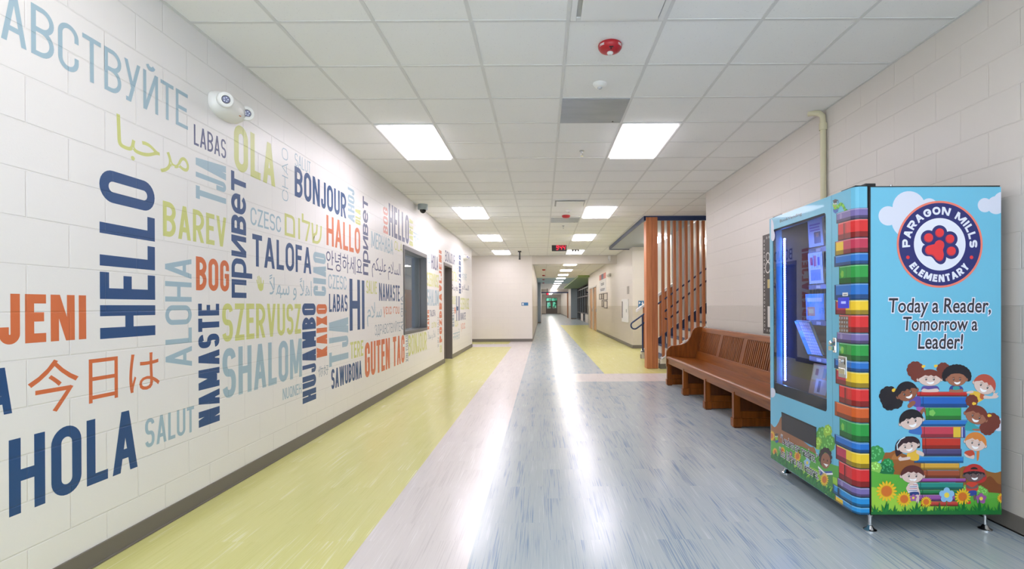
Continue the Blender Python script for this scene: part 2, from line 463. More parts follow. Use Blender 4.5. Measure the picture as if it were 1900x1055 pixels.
# ------------------------------------------------------------------ floor (inlaid strips)
b = MB()
def rect(x0, x1, y0, y1, m, z=0.0): b.poly([(x0, y0, z), (x1, y0, z), (x1, y1, z), (x0, y1, z)], m)
G1, G2 = -0.975, -0.375
YA, YC = 8.70, 9.70
rect(XL - .2, G1, YB, 16.2, fl_green); rect(G1, G2, YB, 18.55, fl_beige); rect(-6.2, G1, 16.2, 17.4, fl_beige)
rect(-6.2, -1.15, 17.4, 18.75, fl_green); rect(-1.15, G1, 17.4, 18.75, fl_beige)
rect(G2, 6.2, YB, YA, fl_blue); rect(G2, .53, YA, YC, fl_blue); rect(.53, 6.2, YA, YC, fl_beige)
rect(G2, 1.14, YC, 34, fl_blue); rect(1.14, 6.2, YC, 34, fl_green); rect(-.8, 6.2, 34, 82, fl_blue)
struct(b.build('floor', fix=False))
b = MB()
b.box(XL - .25, 6.4, YB - .2, 83, -0.25, -0.004, M('concrete_slab', (120, 118, 115), 0.9)); struct(b.build('trim_1'))
# ------------------------------------------------------------------ left wall with interior window and doorway
WY0, WY1, WZ0, WZ1 = 8.28, 9.93, 0.82, 2.255
DY0, DY1, DZ = 11.67, 12.68, 2.26
b = MB(); x0, x1 = XL - .2, XL; zt = ZC + .12
for (ya, yb, za, zb) in ((YB, WY0, 0, zt), (WY0, WY1, 0, WZ0), (WY0, WY1, WZ1, zt), (WY1, DY0, 0, zt), (DY0, DY1, DZ, zt), (DY1, YL, 0, zt)):
    b.box(x0, x1, ya, yb, za, zb, wall_y)
wall_left = struct(b.build('wall_left'))
# outside corner return of the mural wall
b = MB(); b.box(-6.2, XL - .2, YL - .2, YL, 0, zt, wall_x); struct(b.build('wall_side_corridor'))
# right wall
b = MB(); b.box(XR, XR + .2, YB, YR, 0, zt, wallr_y); b.box(XR + .2, 6.2, YR - .2, YR, 0, zt, wall2_x); struct(b.build('wall_right'))
# glazed entrance behind the camera: daylight
b = MB(); mg = M('entrance_mullion', (96, 92, 90), .4)
for k in range(6):
    x = XL + (XR - XL) * k / 5; b.box(x - .03, x + .03, YB - .1, YB, 0, ZC, mg)
for z in (0, 2.25, ZC - .06): b.box(XL, XR, YB - .1, YB, z, z + .06, mg)
w4 = struct(b.build('window_4'))
for k in range(5):
    for z0, z1 in ((.06, 2.25), (2.31, ZC - .06)):
        b = MB(); xa = XL + (XR - XL) * k / 5 + .03; b.box(xa, xa + (XR - XL) / 5 - .06, YB - .055, YB - .045, z0, z1, clear_glass); b.build('pane', w4)
# wall facing the camera at the left, header above the far corridor
b = MB(); b.box(-6.2, XH, YE, YE + .2, 0, zt, warm_x); struct(b.build('wall_front'))
b = MB(); b.box(XH, 2.65, YE, YE + .2, 2.755, zt, M('painted_header', (214, 207, 197), 0.45)); struct(b.build('trim_2'))
# side corridor end
b = MB(); b.box(-6.4, -6.2, YL - .2, YE + .2, 0, zt, wall_y); struct(b.build('wall_side_corridor_end'))
# far corridor: right wall with door recess, stairwell side wall
b = MB(); X2 = 2.65; FD0, FD1 = 25.6, 29.4
b.box(X2, X2 + .2, 15.35, FD0, 0, zt, wall2_y); b.box(X2, X2 + .2, FD0, FD1, 2.20, zt, wall2_y); b.box(X2, X2 + .2, FD1, 30.2, 0, zt, wall2_y)
b.box(X2 + .2, 6.2, 15.35, 15.55, 0, 4.6, wall2_x); b.box(X2 + .2, 3.7, 30.0, 30.2, 0, zt, wall2_x)
b.box(X2 + .12, X2 + .2, FD0, FD1, 0, 2.20, M('door_recess_back', (205, 200, 192), 0.6))
struct(b.build('wall_far_right'))
b = MB(); b.box(XH - .2, XH, YE + .2, 38.0, 0, zt, wall2_y); struct(b.build('wall_far_left'))
# stairwell enclosure
b = MB(); b.box(6.2, 6.4, YR, 15.6, 0, 4.6, wall2_y); struct(b.build('wall_stairwell_end'))
b = MB(); b.box(2.05, 6.4, 10.42, 15.6, 4.6, 4.7, white_m); struct(b.build('ceiling_stairwell'))
b = MB(); b.box(3.13, 6.2, 12.62, 12.80, 0, 4.6, block_wall('stair_spine_block', (221, 214, 203), 'X', 0.42)); struct(b.build('wall_stair_spine'))
# lobby further down the corridor
pier = M('blue_grey_paint', (137, 148, 156), 0.45)
b = MB(); b.box(-.8, -.14, 38.0, 38.3, 0, ZH, pier); b.box(-.34, -.14, 38.3, 54, 0, ZH, wall2_y); struct(b.build('wall_lobby_left'))
b = MB(); b.box(2.66, 3.16, 49.0, 49.4, 0, ZH, pier); b.box(2.66, 2.86, 49.4, 54.2, 0, ZH, wall2_y); b.box(3.16, 3.6, 49.0, 49.4, 0, ZH, pier); struct(b.build('wall_lobby_right'))
b = MB(); b.box(-.3, 2.86, 54, 54.2, 2.69, ZH, M('painted_header', (214, 207, 197))); b.box(-.14, 2.66, 53.95, 54.2, 2.575, 2.69, navy_m)
b.box(2.53, 2.66, 54.0, 54.2, 0, 2.575, M('oak_jamb', (164, 118, 84), 0.4)); struct(b.build('trim_3'))
b = MB(); b.box(-.35, -.15, 54.2, 80, 0, ZH, wall2_y); struct(b.build('wall_end_corridor_left'))
b = MB(); b.box(2.75, 2.95, 54.2, 80, 0, ZH, wall2_y); struct(b.build('wall_end_corridor_right'))
ED0, ED1, EDZ = 0.50, 2.24, 2.50
b = MB(); b.box(-.35, ED0, 80, 80.2, 0, ZH, wall2_x); b.box(ED1, 2.95, 80, 80.2, 0, ZH, wall2_x); b.box(ED0, ED1, 80, 80.2, EDZ, ZH, wall2_x); struct(b.build('wall_end'))
# ------------------------------------------------------------------ ceilings
b = MB()
def crect(x0, x1, y0, y1, z=ZC): b.box(x0, x1, y0, y1, z, z + .05, tile)
crect(XL, XR, YB, YR); crect(XL, 6.2, YR, 10.42); crect(XL, 2.05, 10.42, 15.9); crect(XL, 2.65, 15.9, YE); crect(-6.2, XL, YL, YE)
struct(b.build('ceiling'))
b = MB(); XG, YG, TS = 0.168, 3.269, 0.6096
def grid(x0, x1, y0, y1, z, dz=0.004, w=0.024):
    for j in range(-30, 30):
        x = XG + TS * j
        if x0 + .03 < x < x1 - .03: b.box(x - w / 2, x + w / 2, y0, y1, z - dz, z, grid_m)
    for k in range(-20, 140):
        y = YG + TS * k
        if y0 + .03 < y < y1 - .03: b.box(x0, x1, y - w / 2, y + w / 2, z - dz + .0012, z, grid_m)
    for q in ((x0, x0 + .02, y0, y1), (x1 - .02, x1, y0, y1), (x0, x1, y0, y0 + .02), (x0, x1, y1 - .02, y1)):
        b.box(*q, z - dz - .001, z, grid_m)
grid(XL, XR, YB, YR, ZC); grid(XL, 6.2, YR, 10.42, ZC); grid(XL, 2.05, 10.42, 15.9, ZC); grid(XL, 2.65, 15.9, YE, ZC); grid(-6.2, XL, YL, YE, ZC)
struct(b.build('trim_4'))
b = MB(); b.box(XH, 2.65, YE + .2, 30.2, ZH, ZH + .05, tile); b.box(-.8, 3.6, 30.2, 54, ZH, ZH + .05, tile); b.box(-.35, 2.95, 54, 80.2, ZH, ZH + .05, tile); struct(b.build('ceiling_far'))
b = MB(); grid(XH, 2.65, YE + .2, 30.2, ZH); struct(b.build('trim_5'))
# green dropped soffit over the lobby windows
b = MB(); b.box(2.0, 2.64, 29.3, 30.2, ZH - .10, ZH, M('green_soffit', (128, 152, 92), 0.5)); b.box(2.0, 3.6, 30.2, 50, ZH - .10, ZH, M('green_soffit')); struct(b.build('trim_6'))
# pale blue band of ceiling by the lobby
b = MB(); b.box(XH, 2.0, 32.0, 40.0, ZH - .004, ZH, M('pale_blue_ceiling', (182, 205, 214), 0.7)); struct(b.build('trim_7'))
# blue-grey soffit over the stairs, navy edge
b = MB()
b.box(2.05, 3.13, 10.45, 15.35, 2.985, 3.05, soffit_m); b.box(2.05, 2.65, 15.35, 15.9, 2.985, 3.05, soffit_m)
b.prism([(3.13, 10.45, 2.985), (5.9, 10.45, 4.30), (5.9, 10.45, 4.38), (3.13, 10.45, 3.05)], (0, 2.15, 0), soffit_m)
struct(b.build('trim_8'))
b = MB(); b.box(2.04, 6.2, 10.42, 10.46, 2.965, ZC, navy_m); b.box(2.035, 2.06, 10.42, 15.9, 2.965, ZC, navy_m); b.box(2.04, 2.65, 15.86, 15.9, 2.965, ZC, navy_m)
struct(b.build('trim_9', bevel=.004))
b = MB(); b.box(3.2, 6.2, 10.42, 10.5, ZC, 4.6, wall_x); struct(b.build('wall_over_stairs'))
# ------------------------------------------------------------------ baseboards
def baseboard(name, segs):
    b = MB()
    for x0, x1, y0, y1 in segs: b.box(x0, x1, y0, y1, 0, .10, base_m)
    for x0, x1, y0, y1 in segs:
        if x1 - x0 < .1: b.box(x0 - .0, x1 + (.006 if x0 < 0 else 0), y0, y1, 0, .012, base_m)
    struct(b.build(name, bevel=.003))
baseboard('baseboard_left', [(XL, XL + .008, YB, DY0), (XL, XL + .008, DY1, YL)])
baseboard('baseboard_right', [(XR - .008, XR, YB, YR)])
baseboard('baseboard_front', [(-6.2, XH, YE - .008, YE)])
baseboard('baseboard_far_right', [(X2 - .008, X2, 15.35, FD0), (X2 + .0, 6.2, 15.342, 15.35)])
baseboard('baseboard_far_left', [(XH, XH + .008, YE + .2, 38)])
baseboard('baseboard_lobby', [(-.8, -.14, 37.99, 38), (2.66, 3.16, 48.99, 49), (-.14, -.132, 38.3, 54)])
baseboard('baseboard_end', [(-.15, ED0, 79.99, 80), (ED1, 2.75, 79.99, 80), (2.742, 2.75, 54.2, 80)])
# ------------------------------------------------------------------ interior window in the mural wall
fw = .05
def frame_u(b, ya, yb, za, zb, m, sill=True, xo=XL + .014, xi=XL - .214):
    b.box(xi, xo, ya, ya + fw, za, zb, m); b.box(xi, xo, yb - fw, yb, za, zb, m); b.box(xi, xo, ya + fw, yb - fw, zb - fw - .02, zb, m)
    if sill: b.box(xi, xo, ya + fw, yb - fw, za, za + fw, m)
b = MB(); frame_u(b, WY0, WY1, WZ0, WZ1, grey_m)
for xs in (XL - .13,):
    b.box(xs - .02, xs + .02, WY0 + fw, WY0 + fw + .016, WZ0 + fw, WZ1 - fw, grey_m); b.box(xs - .02, xs + .02, WY1 - fw - .016, WY1 - fw, WZ0 + fw, WZ1 - fw, grey_m)
win = struct(b.build('window_1', bevel=.003)); win['label'] = 'taupe metal framed interior window in the lettered wall'
b = MB(); b.box(XL - .133, XL - .127, WY0 + fw, WY1 - fw, WZ0 + fw, WZ1 - fw - .02, clear_glass); b.build('pane', win)
# office behind the window
off = M('office_paint', (214, 218, 220), 0.6)
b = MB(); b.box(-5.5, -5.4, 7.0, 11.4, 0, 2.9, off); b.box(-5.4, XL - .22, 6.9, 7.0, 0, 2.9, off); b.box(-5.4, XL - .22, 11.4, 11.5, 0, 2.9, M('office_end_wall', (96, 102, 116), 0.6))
b.box(-5.5, XL - .22, 6.9, 11.5, 2.9, 2.95, white_m); struct(b.build('wall_office'))
t = thing('bookcase', (-3.3, 11.2, 0), 'pale wooden cupboard standing in the office behind the window glass', 'cupboard')
wd = M('pale_maple', (206, 178, 146), 0.4)
b = MB(); b.box(-3.75, -3.0, 11.0, 11.38, 0, 1.55, wd); b.build('body', t, bevel=.005)
for xa in (-3.74, -3.37):
    b = MB(); b.box(xa, xa + .36, 10.98, 11.0, .06, 1.52, wd); d = b.build('door', t, bevel=.004)
    b = MB(); b.tube([(xa + .31, 10.96, .75), (xa + .31, 10.96, .92)], .008, steel); b.build('handle', d)
t = thing('ceiling_light', (-4.0, 9.2, 2.9), 'white ceiling light panel in the office seen through the window', 'ceiling light', 'office ceiling lights')
b = MB(); b.box(-4.3, -3.7, 8.6, 9.8, 2.888, 2.9, white_m); b.build('frame', t)
b = MB(); b.box(-4.27, -3.73, 8.63, 9.77, 2.882, 2.888, M('office_diffuser', emit=(255, 252, 246), strength=11.0)); b.build('diffuser', t)
# ------------------------------------------------------------------ doorway in the mural wall
b = MB(); frame_u(b, DY0, DY1, 0, DZ, frame_m, sill=False)
dr = struct(b.build('door_1', bevel=.003)); dr['label'] = 'dark taupe metal door frame with recessed door in the lettered wall'
b = MB(); b.box(XL - .205, XL - .16, DY0 + fw, DY1 - fw, .01, DZ - fw - .02, M('dark_door', (92, 84, 78), 0.45)); lf = b.build('door_leaf', dr, bevel=.003)
b = MB(); b.tube([(XL - .16, DY0 + .13, 1.0), (XL - .11, DY0 + .13, 1.0), (XL - .11, DY0 + .24, 1.0)], .01, steel); b.build('handle', lf)
# ------------------------------------------------------------------ double wooden doors in the far right wall
oak_door = wood('maple_door', (201, 156, 108), (178, 130, 84), (6, 6, 1.0), 0.4)
b = MB()
b.box(X2 - .012, X2 + .12, FD0, FD0 + .06, 0, 2.2, M('pale_door_frame', (200, 196, 190), .4)); b.box(X2 - .012, X2 + .12, FD1 - .06, FD1, 0, 2.2, M('pale_door_frame'))
b.box(X2 - .012, X2 + .12, FD0, FD1, 2.2, 2.28, M('pale_door_frame')); b.box(X2 - .012, X2 + .12, 27.3, 27.7, 0, 2.2, M('pale_door_frame'))
dd = struct(b.build('door_2')); dd['label'] = 'pair of pale wooden doors in the far right corridor wall'
for ya, yb in ((FD0 + .07, 27.29), (27.71, FD1 - .07)):
    b = MB(); b.box(X2 + .03, X2 + .08, ya, yb, .01, 2.19, oak_door); lf = b.build('door_leaf', dd)
    b = MB(); b.box(X2 - .02, X2 + .03, ya + .1, ya + .22, .95, 1.1, steel); b.build('handle', lf)
    for z in (.3, 1.1, 1.95):
        b = MB(); b.box(X2 + .015, X2 + .03, yb - .12, yb - .02, z, z + .14, steel); b.build('hinge', lf)
# ------------------------------------------------------------------ exit doors at the far end
b = MB(); fm = M('exit_door_taupe', (105, 98, 92), .4)
b.box(ED0, ED0 + .06, 79.95, 80.15, 0, EDZ, fm); b.box(ED1 - .06, ED1, 79.95, 80.15, 0, EDZ, fm); b.box(ED0, ED1, 79.95, 80.15, EDZ - .07, EDZ, fm); b.box(ED0, ED1, 79.95, 80.15, 1.92, 2.02, fm)
mid = (ED0 + ED1) / 2; b.box(mid - .05, mid + .05, 79.95, 80.15, 0, EDZ, fm)
ex = struct(b.build('door_3')); ex['label'] = 'glazed double exit doors at the end of the far corridor'
for xa, xb in ((ED0 + .06, mid - .05), (mid + .05, ED1 - .06)):
    b = MB(); b.box(xa, xb, 80.0, 80.05, .02, .85, fm); b.box(xa, xa + .12, 80.0, 80.05, .85, 1.92, fm); b.box(xb - .12, xb, 80.0, 80.05, .85, 1.92, fm); b.box(xa, xb, 80, 80.05, 1.82, 1.92, fm)
    lf = b.build('door_leaf', ex)
    b = MB(); b.box(xa + .12, xb - .12, 80.02, 80.03, .85, 1.82, clear_glass); b.build('pane', lf)
    b = MB(); b.box(xa + .06, xb - .06, 79.93, 80.0, .92, 1.0, steel); b.build('push_bar', lf)
    b = MB(); b.box(xa, xb, 80.02, 80.03, 2.02, EDZ - .07, clear_glass); b.build('transom_pane', ex)
# outside the exit doors
b = MB(); b.box(-30, 30, 80.2, 140, -.3, -.05, M('lawn', (92, 140, 84), 0.9)); struct(b.build('trim_10'))
leaf = M('tree_leaves', (72, 150, 116), 0.7)
for i, (x, y, r, lb) in enumerate(((-.5, 89, 2.3, 'round green tree outside seen through the left exit door pane'), (3.3, 97, 2.6, 'round green tree outside seen through the right exit door pane'))):
    t = thing('tree', (x, y, -.05), lb, 'tree')
    b = MB(); b.tube([(x, y, -.05), (x + .1, y, 1.2), (x, y, 2.4)], .16, M('bark', (86, 70, 56), .9)); b.build('trunk', t, smooth=True)
    b = MB(); rr = random.Random(i)
    for k in range(420):
        a, e = rr.uniform(0, 2 * PI), rr.uniform(-1, 1); q = r * (0.75 + .3 * rr.random())
        c = Vector((x + q * math.cos(a) * math.sqrt(1 - e * e), y + q * math.sin(a) * math.sqrt(1 - e * e), 2.0 + q * e * .8))
        u = Vector((rr.uniform(-1, 1), rr.uniform(-1, 1), rr.uniform(-1, 1))).normalized(); w = u.orthogonal().normalized()
        s_ = rr.uniform(.35, .7)
        b.poly([c + u * s_, c + w * s_ * .6, c - u * s_, c - w * s_ * .6], leaf)
    b.lathe((x, y, 2.0), [(0, -r * .75), (r * .6, -r * .5), (r * .85, 0), (r * .6, r * .5), (0, r * .75)], leaf, n=14)
    b.build('foliage', t)
# ------------------------------------------------------------------ glazed storefront on the right of the lobby
mul = M('dark_mullion', (70, 68, 72), .4)
XS = 3.32
b = MB()
ys = [30.25, 33.0, 36.0, 37.4, 40.0, 42.2, 44.6, 46.8, 48.95]
for y in ys: b.box(XS - .05, XS + .05, y - .05, y + .05, 0, ZH - .10, mul)
for z in (.0, .62, 1.95, 2.6, ZH - .19): b.box(XS - .05, XS + .05, 30.25, 48.95, z, z + .09, mul)
w2 = struct(b.build('window_2')); w2['label'] = 'dark framed glass storefront on the right side of the lobby'
for k in range(len(ys) - 1):
    b = MB(); b.box(XS - .005, XS + .005, ys[k] + .05, ys[k + 1] - .05, .09, 2.6, clear_glass); b.build('pane', w2)
b = MB()
for k in (1, 3, 5): b.box(XS - .06, XS - .02, ys[k] + .05, ys[k + 1] - .05, 0, .62, M('storefront_panel', (214, 207, 197)))
b.build('base_panel', w2)
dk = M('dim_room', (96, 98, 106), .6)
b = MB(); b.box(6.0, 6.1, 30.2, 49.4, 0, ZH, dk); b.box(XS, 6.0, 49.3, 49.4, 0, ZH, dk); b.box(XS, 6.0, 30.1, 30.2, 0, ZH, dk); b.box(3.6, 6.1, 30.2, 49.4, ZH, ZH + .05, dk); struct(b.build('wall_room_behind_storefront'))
# ------------------------------------------------------------------ ceiling lights
def troffer(x0, y0, z, w, l, gm, label, group):
    cx, cy = x0 + w / 2, y0 + l / 2
    t = thing('ceiling_light', (cx, cy, z), label, 'ceiling light', group)
    b = MB(); f = .032; xa, xb, ya, yb = x0 + .012, x0 + w - .012, y0 + .012, y0 + l - .012
    b.box(xa, xa + f, ya, yb, z - .009, z - .0005, white_m); b.box(xb - f, xb, ya, yb, z - .009, z - .0005, white_m)
    b.box(xa + f, xb - f, ya, ya + f, z - .009, z - .0005, white_m); b.box(xa + f, xb - f, yb - f, yb, z - .009, z - .0005, white_m)
    b.build('frame', t)
    b = MB(); b.box(xa + f, xb - f, ya + f, yb - f, z - .024, z - .0005, gm); b.build('diffuser', t)
    return t
GN = 'square ceiling light panels over the near hall'
near = troffer(XG - 3 * TS, YG + 3 * TS, ZC, TS, 2 * TS, glow, 'large white ceiling light panel nearest the lettered wall, closest to the camera', GN)
def near_copy(j, k, lb):
    return dup(back_l if k < 0 else near if (k < 8 or k > 20) else mid_l, (XG + (j + .5) * TS, YG + (k + 1) * TS, ZC), lb)
back_l = troffer(XG - 3 * TS, YG - 3 * TS, ZC, TS, 2 * TS, glow_back, 'white ceiling light panel behind the camera beside the lettered wall', GN)
mid_l = troffer(XG - 3 * TS, YG + 10 * TS, ZC, TS, 2 * TS, glow_mid, 'white ceiling light panel in the left row beside the lettered wall, second from the camera', GN)
near_copy(1, 3, 'large white ceiling light panel on the right, above the bench end, closest to the camera')
ordn = ['second', 'third', 'fourth']
for q, k in enumerate((10, 16, 22)):
    if q: near_copy(-3, k, f'white ceiling light panel in the left row beside the lettered wall, {ordn[q]} from the camera')
    near_copy(1, k, f'white ceiling light panel in the right row before the stairs, {ordn[q]} from the camera')
for k in (-3, -7):
    if k != -3: near_copy(-3, k, 'white ceiling light panel behind the camera, left row')
    near_copy(1, k, 'white ceiling light panel behind the camera, right row')
side = near_copy(-8, 21, 'white ceiling light panel in the side corridor at the left'); 
far = troffer(1.14 - .3048, 20.8, ZH, TS, 2 * TS, glow_far, 'white ceiling light panel in the far corridor row, nearest the header', 'far corridor ceiling lights')
fo = ['second', 'third', 'fourth', 'fifth', 'sixth', 'seventh', 'eighth', 'ninth', 'tenth']
for q in range(9):
    dup(far, (1.14, 21.41 + 3.658 * (q + 1), ZH), f'white ceiling light panel in the far corridor row, {fo[q]} from the header')
for q in range(6):
    dup(far, (1.1, 56.5 + 4 * q, ZH), f'white ceiling light panel beyond the navy beam, {(["first"] + fo)[q]} in its row')
def xf(v): return v
# ------------------------------------------------------------------ ceiling devices
def cell(j, k): return XG + j * TS, XG + (j + 1) * TS, YG + k * TS, YG + (k + 1) * TS
def vent(j, k, label):
    x0, x1, y0, y1 = cell(j, k); t = thing('air_vent', ((x0 + x1) / 2, (y0 + y1) / 2, ZC), label, 'air vent', 'square ceiling air vents')
    b = MB(); q = .03
    for a in ((x0 + .014, x0 + .05, y0 + .014, y1 - .014), (x1 - .05, x1 - .014, y0 + .014, y1 - .014), (x0 + .05, x1 - .05, y0 + .014, y0 + .05), (x0 + .05, x1 - .05, y1 - .05, y1 - .014)):
        b.box(*a, ZC - .014, ZC - .0005, white_m)
    b.build('frame', t, bevel=.003)
    b = MB(); b.box(x0 + .05, x1 - .05, y0 + .05, y1 - .05, ZC - .004, ZC - .0005, M('vent_neck', (196, 196, 194), .8)); b.build('neck', t)
    b = MB(); b.prism([(x0 + .075, y0 + .06, ZC - .03), (x1 - .06, y0 + .06, ZC - .03), (x1 - .06, y1 - .06, ZC - .03), (x0 + .075, y1 - .06, ZC - .03)], (0, 0, .008), white_m)
    b.box(x0 + .25, x0 + .36, y0 + .25, y0 + .36, ZC - .024, ZC - .003, white_m); b.build('deflector_plate', t, bevel=.003)
    return t
vent(0, -1, 'white square air vent at the top edge of the ceiling, nearest the camera')
vent(0, 9, 'white square air vent in the middle of the ceiling before the clock')
red_m = M('fire_alarm_red', (178, 30, 40), .35)
def strobe(x, y, z, label, detail=True):
    t = thing('fire_alarm', (x, y, z), label, 'fire alarm', 'red ceiling fire alarms')
    b = MB(); b.lathe((x, y, z), [(.078, 0), (.082, -.008), (.08, -.025), (.068, -.042), (.045, -.052), (0, -.054)], red_m, n=32); b.build('housing', t, smooth=True)
    if detail:
        b = MB(); b.lathe((x, y, z - .052), [(.02, 0), (.022, -.008), (.014, -.018), (0, -.02)], M('strobe_lens', (225, 225, 222), .1), n=20); b.build('strobe_lens', t, smooth=True)
        b = MB(); wp = word_polys('FIRE', 1.9, .2); s = .013
        for cx0, sg in ((-.073, 1), (.047, 1)):
            b = MB()
            for p in wp:
                pts = []
                for u, v in p:
                    xx = cx0 + u * s; zz = -.03 + v * s
                    rr = .0828 - max(0, (-.024 - zz)) * .70
                    yy = -math.sqrt(max(0, rr * rr - xx * xx)) - .0012
                    pts.append((x + xx, y + yy, z + zz))
                b.poly(pts, M('fire_lettering_white', (240, 238, 236), .5))
            b.build('fire_lettering', t, fix=False)
        b = MB(); b.lathe((x, y - .05, z - .0495), [(.006, 0), (.006, -.004), (0, -.004)], black_m, n=10); b.build('sounder_hole', t)
        b = MB(); b.box(x - .014, x + .014, y - .066, y - .056, z - .047, z - .036, black_m); b.build('sounder_slot', t)
    return t
p = onZ(1134, 78, ZC)
strobe(.472, 3.575, ZC, 'round red fire alarm with strobe and FIRE lettering, nearest the camera')
strobe(.472, 10.33, ZC, 'small red fire alarm on the ceiling just before the second grey panel', False)
for q, (yy, lb) in enumerate(((24.5, 'nearest the header'), (29.0, 'second from the header'), (33.5, 'third from the header'), (38.5, 'fourth from the header'))):
    strobe(.06, yy, ZH, 'tiny red fire alarm on the far corridor ceiling, ' + lb, False)
def sensor(x, y, label):
    t = thing('motion_sensor', (x, y, ZC), label, 'motion sensor', 'white ceiling motion sensors')
    b = MB(); b.lathe((x, y, ZC), [(.055, 0), (.057, -.006), (.045, -.026), (.026, -.034), (0, -.034)], whiteplastic, n=28); b.build('housing', t, smooth=True)
    b = MB(); b.lathe((x, y, ZC - .034), [(.02, 0), (.017, -.008), (0, -.011)], M('sensor_lens', (196, 198, 200), .2), n=16); b.build('lens', t, smooth=True)
sensor(.47, 4.20, 'white round ceiling motion sensor behind the nearest red fire alarm')
sensor(.50, 9.77, 'small white ceiling motion sensor just behind the middle air vent')
pan = wood('grey_access_panel', (158, 163, 172), (142, 148, 158), (3, 9, 3), .35, amt=.8)
def access(k, label):
    x0, x1, y0, y1 = cell(0, k); t = thing('access_panel', ((x0 + x1) / 2, (y0 + y1) / 2, ZC), label, 'ceiling access panel', 'grey ceiling access panels')
    b = MB(); b.box(x0 + .012, x1 - .012, y0 + .012, y1 - .012, ZC - .008, ZC - .0005, pan); b.build('panel', t)
    b = MB(); b.lathe((x1 - .09, y0 + .56, ZC - .008), [(.008, 0), (.008, -.004), (0, -.004)], black_m, n=10); b.build('latch', t)
access(2, 'grey ceiling access panel between the motion sensor and the nearest right light')
access(12, 'grey ceiling access panel further back, behind the second red fire alarm')
def sprinkler(x, y, label):
    t = thing('sprinkler', (x, y, ZC), label, 'sprinkler head', 'ceiling sprinkler heads')
    b = MB(); b.lathe((x, y, ZC), [(.03, 0), (.03, -.006), (.012, -.01), (.009, -.03), (0, -.03)], steel, n=20); b.build('escutcheon', t, smooth=True)
    b = MB(); b.tube([(x - .008, y, ZC - .028), (x - .012, y, ZC - .045), (x, y, ZC - .06)], .003, chrome, 6); b.tube([(x + .008, y, ZC - .028), (x + .012, y, ZC - .045), (x, y, ZC - .06)], .003, chrome, 6)
    b.lathe((x, y, ZC - .06), [(.017, 0), (.017, -.003), (0, -.003)], chrome, n=14); b.build('deflector', t)
sprinkler(.462, 6.02, 'small chrome sprinkler head on the ceiling left of the nearest right light')
sprinkler(.47, 11.65, 'tiny sprinkler head on the ceiling just past the far grey access panel')
# three-lamp emergency fixture seen against the fourth right light
t = thing('emergency_light', (1.05, 16.6, ZC), 'small three-lamp emergency fixture hanging before the fourth right light', 'emergency light')
b = MB(); b.box(.93, 1.17, 16.55, 16.65, ZC - .03, ZC - .001, white_m); b.build('base', t, bevel=.004)
for k in (-.09, 0, .09):
    b = MB(); b.lathe((1.05 + k, 16.55, ZC - .05), [(.012, 0), (.03, -.03), (.032, -.045), (0, -.045)], M('grey_lamp', (90, 90, 92), .4), axis='Y', n=14); b.build('lamp', t)
# dome camera on ceiling by the mural wall
dc = onZ(785.5, 376.5, ZC); dx_, dy_ = -2.095, 9.14
t = thing('dome_camera', (dx_, dy_, ZC), 'grey dome security camera with dark lens on ceiling by the lettered wall', 'security camera')
b = MB(); b.lathe((dx_, dy_, ZC), [(.085, 0), (.088, -.01), (.088, -.085), (.082, -.095), (0, -.095)], M('camera_grey', (166, 176, 176), .4), n=32); b.build('housing', t, smooth=True)
b = MB(); b.lathe((dx_, dy_, ZC - .095), [(.056, 0), (.052, -.025), (.036, -.048), (.014, -.06), (0, -.061)], M('smoked_dome', (22, 24, 30), .06), n=24); b.build('dome', t, smooth=True)
# black ceiling pole
t = thing('ceiling_mount', (-.745, 17.0, ZC), 'short black ceiling mount pole left of the digital clock', 'ceiling mount')
b = MB(); b.box(-.80, -.69, 16.95, 17.05, ZC - .035, ZC - .001, black_m); b.build('plate', t, bevel=.004)
b = MB(); b.tube([(-.745, 17, ZC - .035), (-.745, 17, ZC - .26)], .026, black_m, 14); b.lathe((-.745, 17, ZC - .25), [(.03, 0), (.03, -.03), (0, -.03)], black_m, n=14); b.build('pole', t, smooth=True)
# white camera on the header corner
t = thing('wall_camera', (2.36, 18.5, 2.96), 'small white camera at the right end of the beam above the far corridor', 'security camera')
b = MB(); b.box(2.33, 2.41, 18.42, 18.549, 2.90, 3.03, whiteplastic); b.build('housing', t, bevel=.012)
b = MB(); b.lathe((2.37, 18.42, 2.90), [(.03, 0), (.03, -.05), (.02, -.07), (0, -.07)], whiteplastic, n=14); b.build('lens_cap', t, smooth=True)
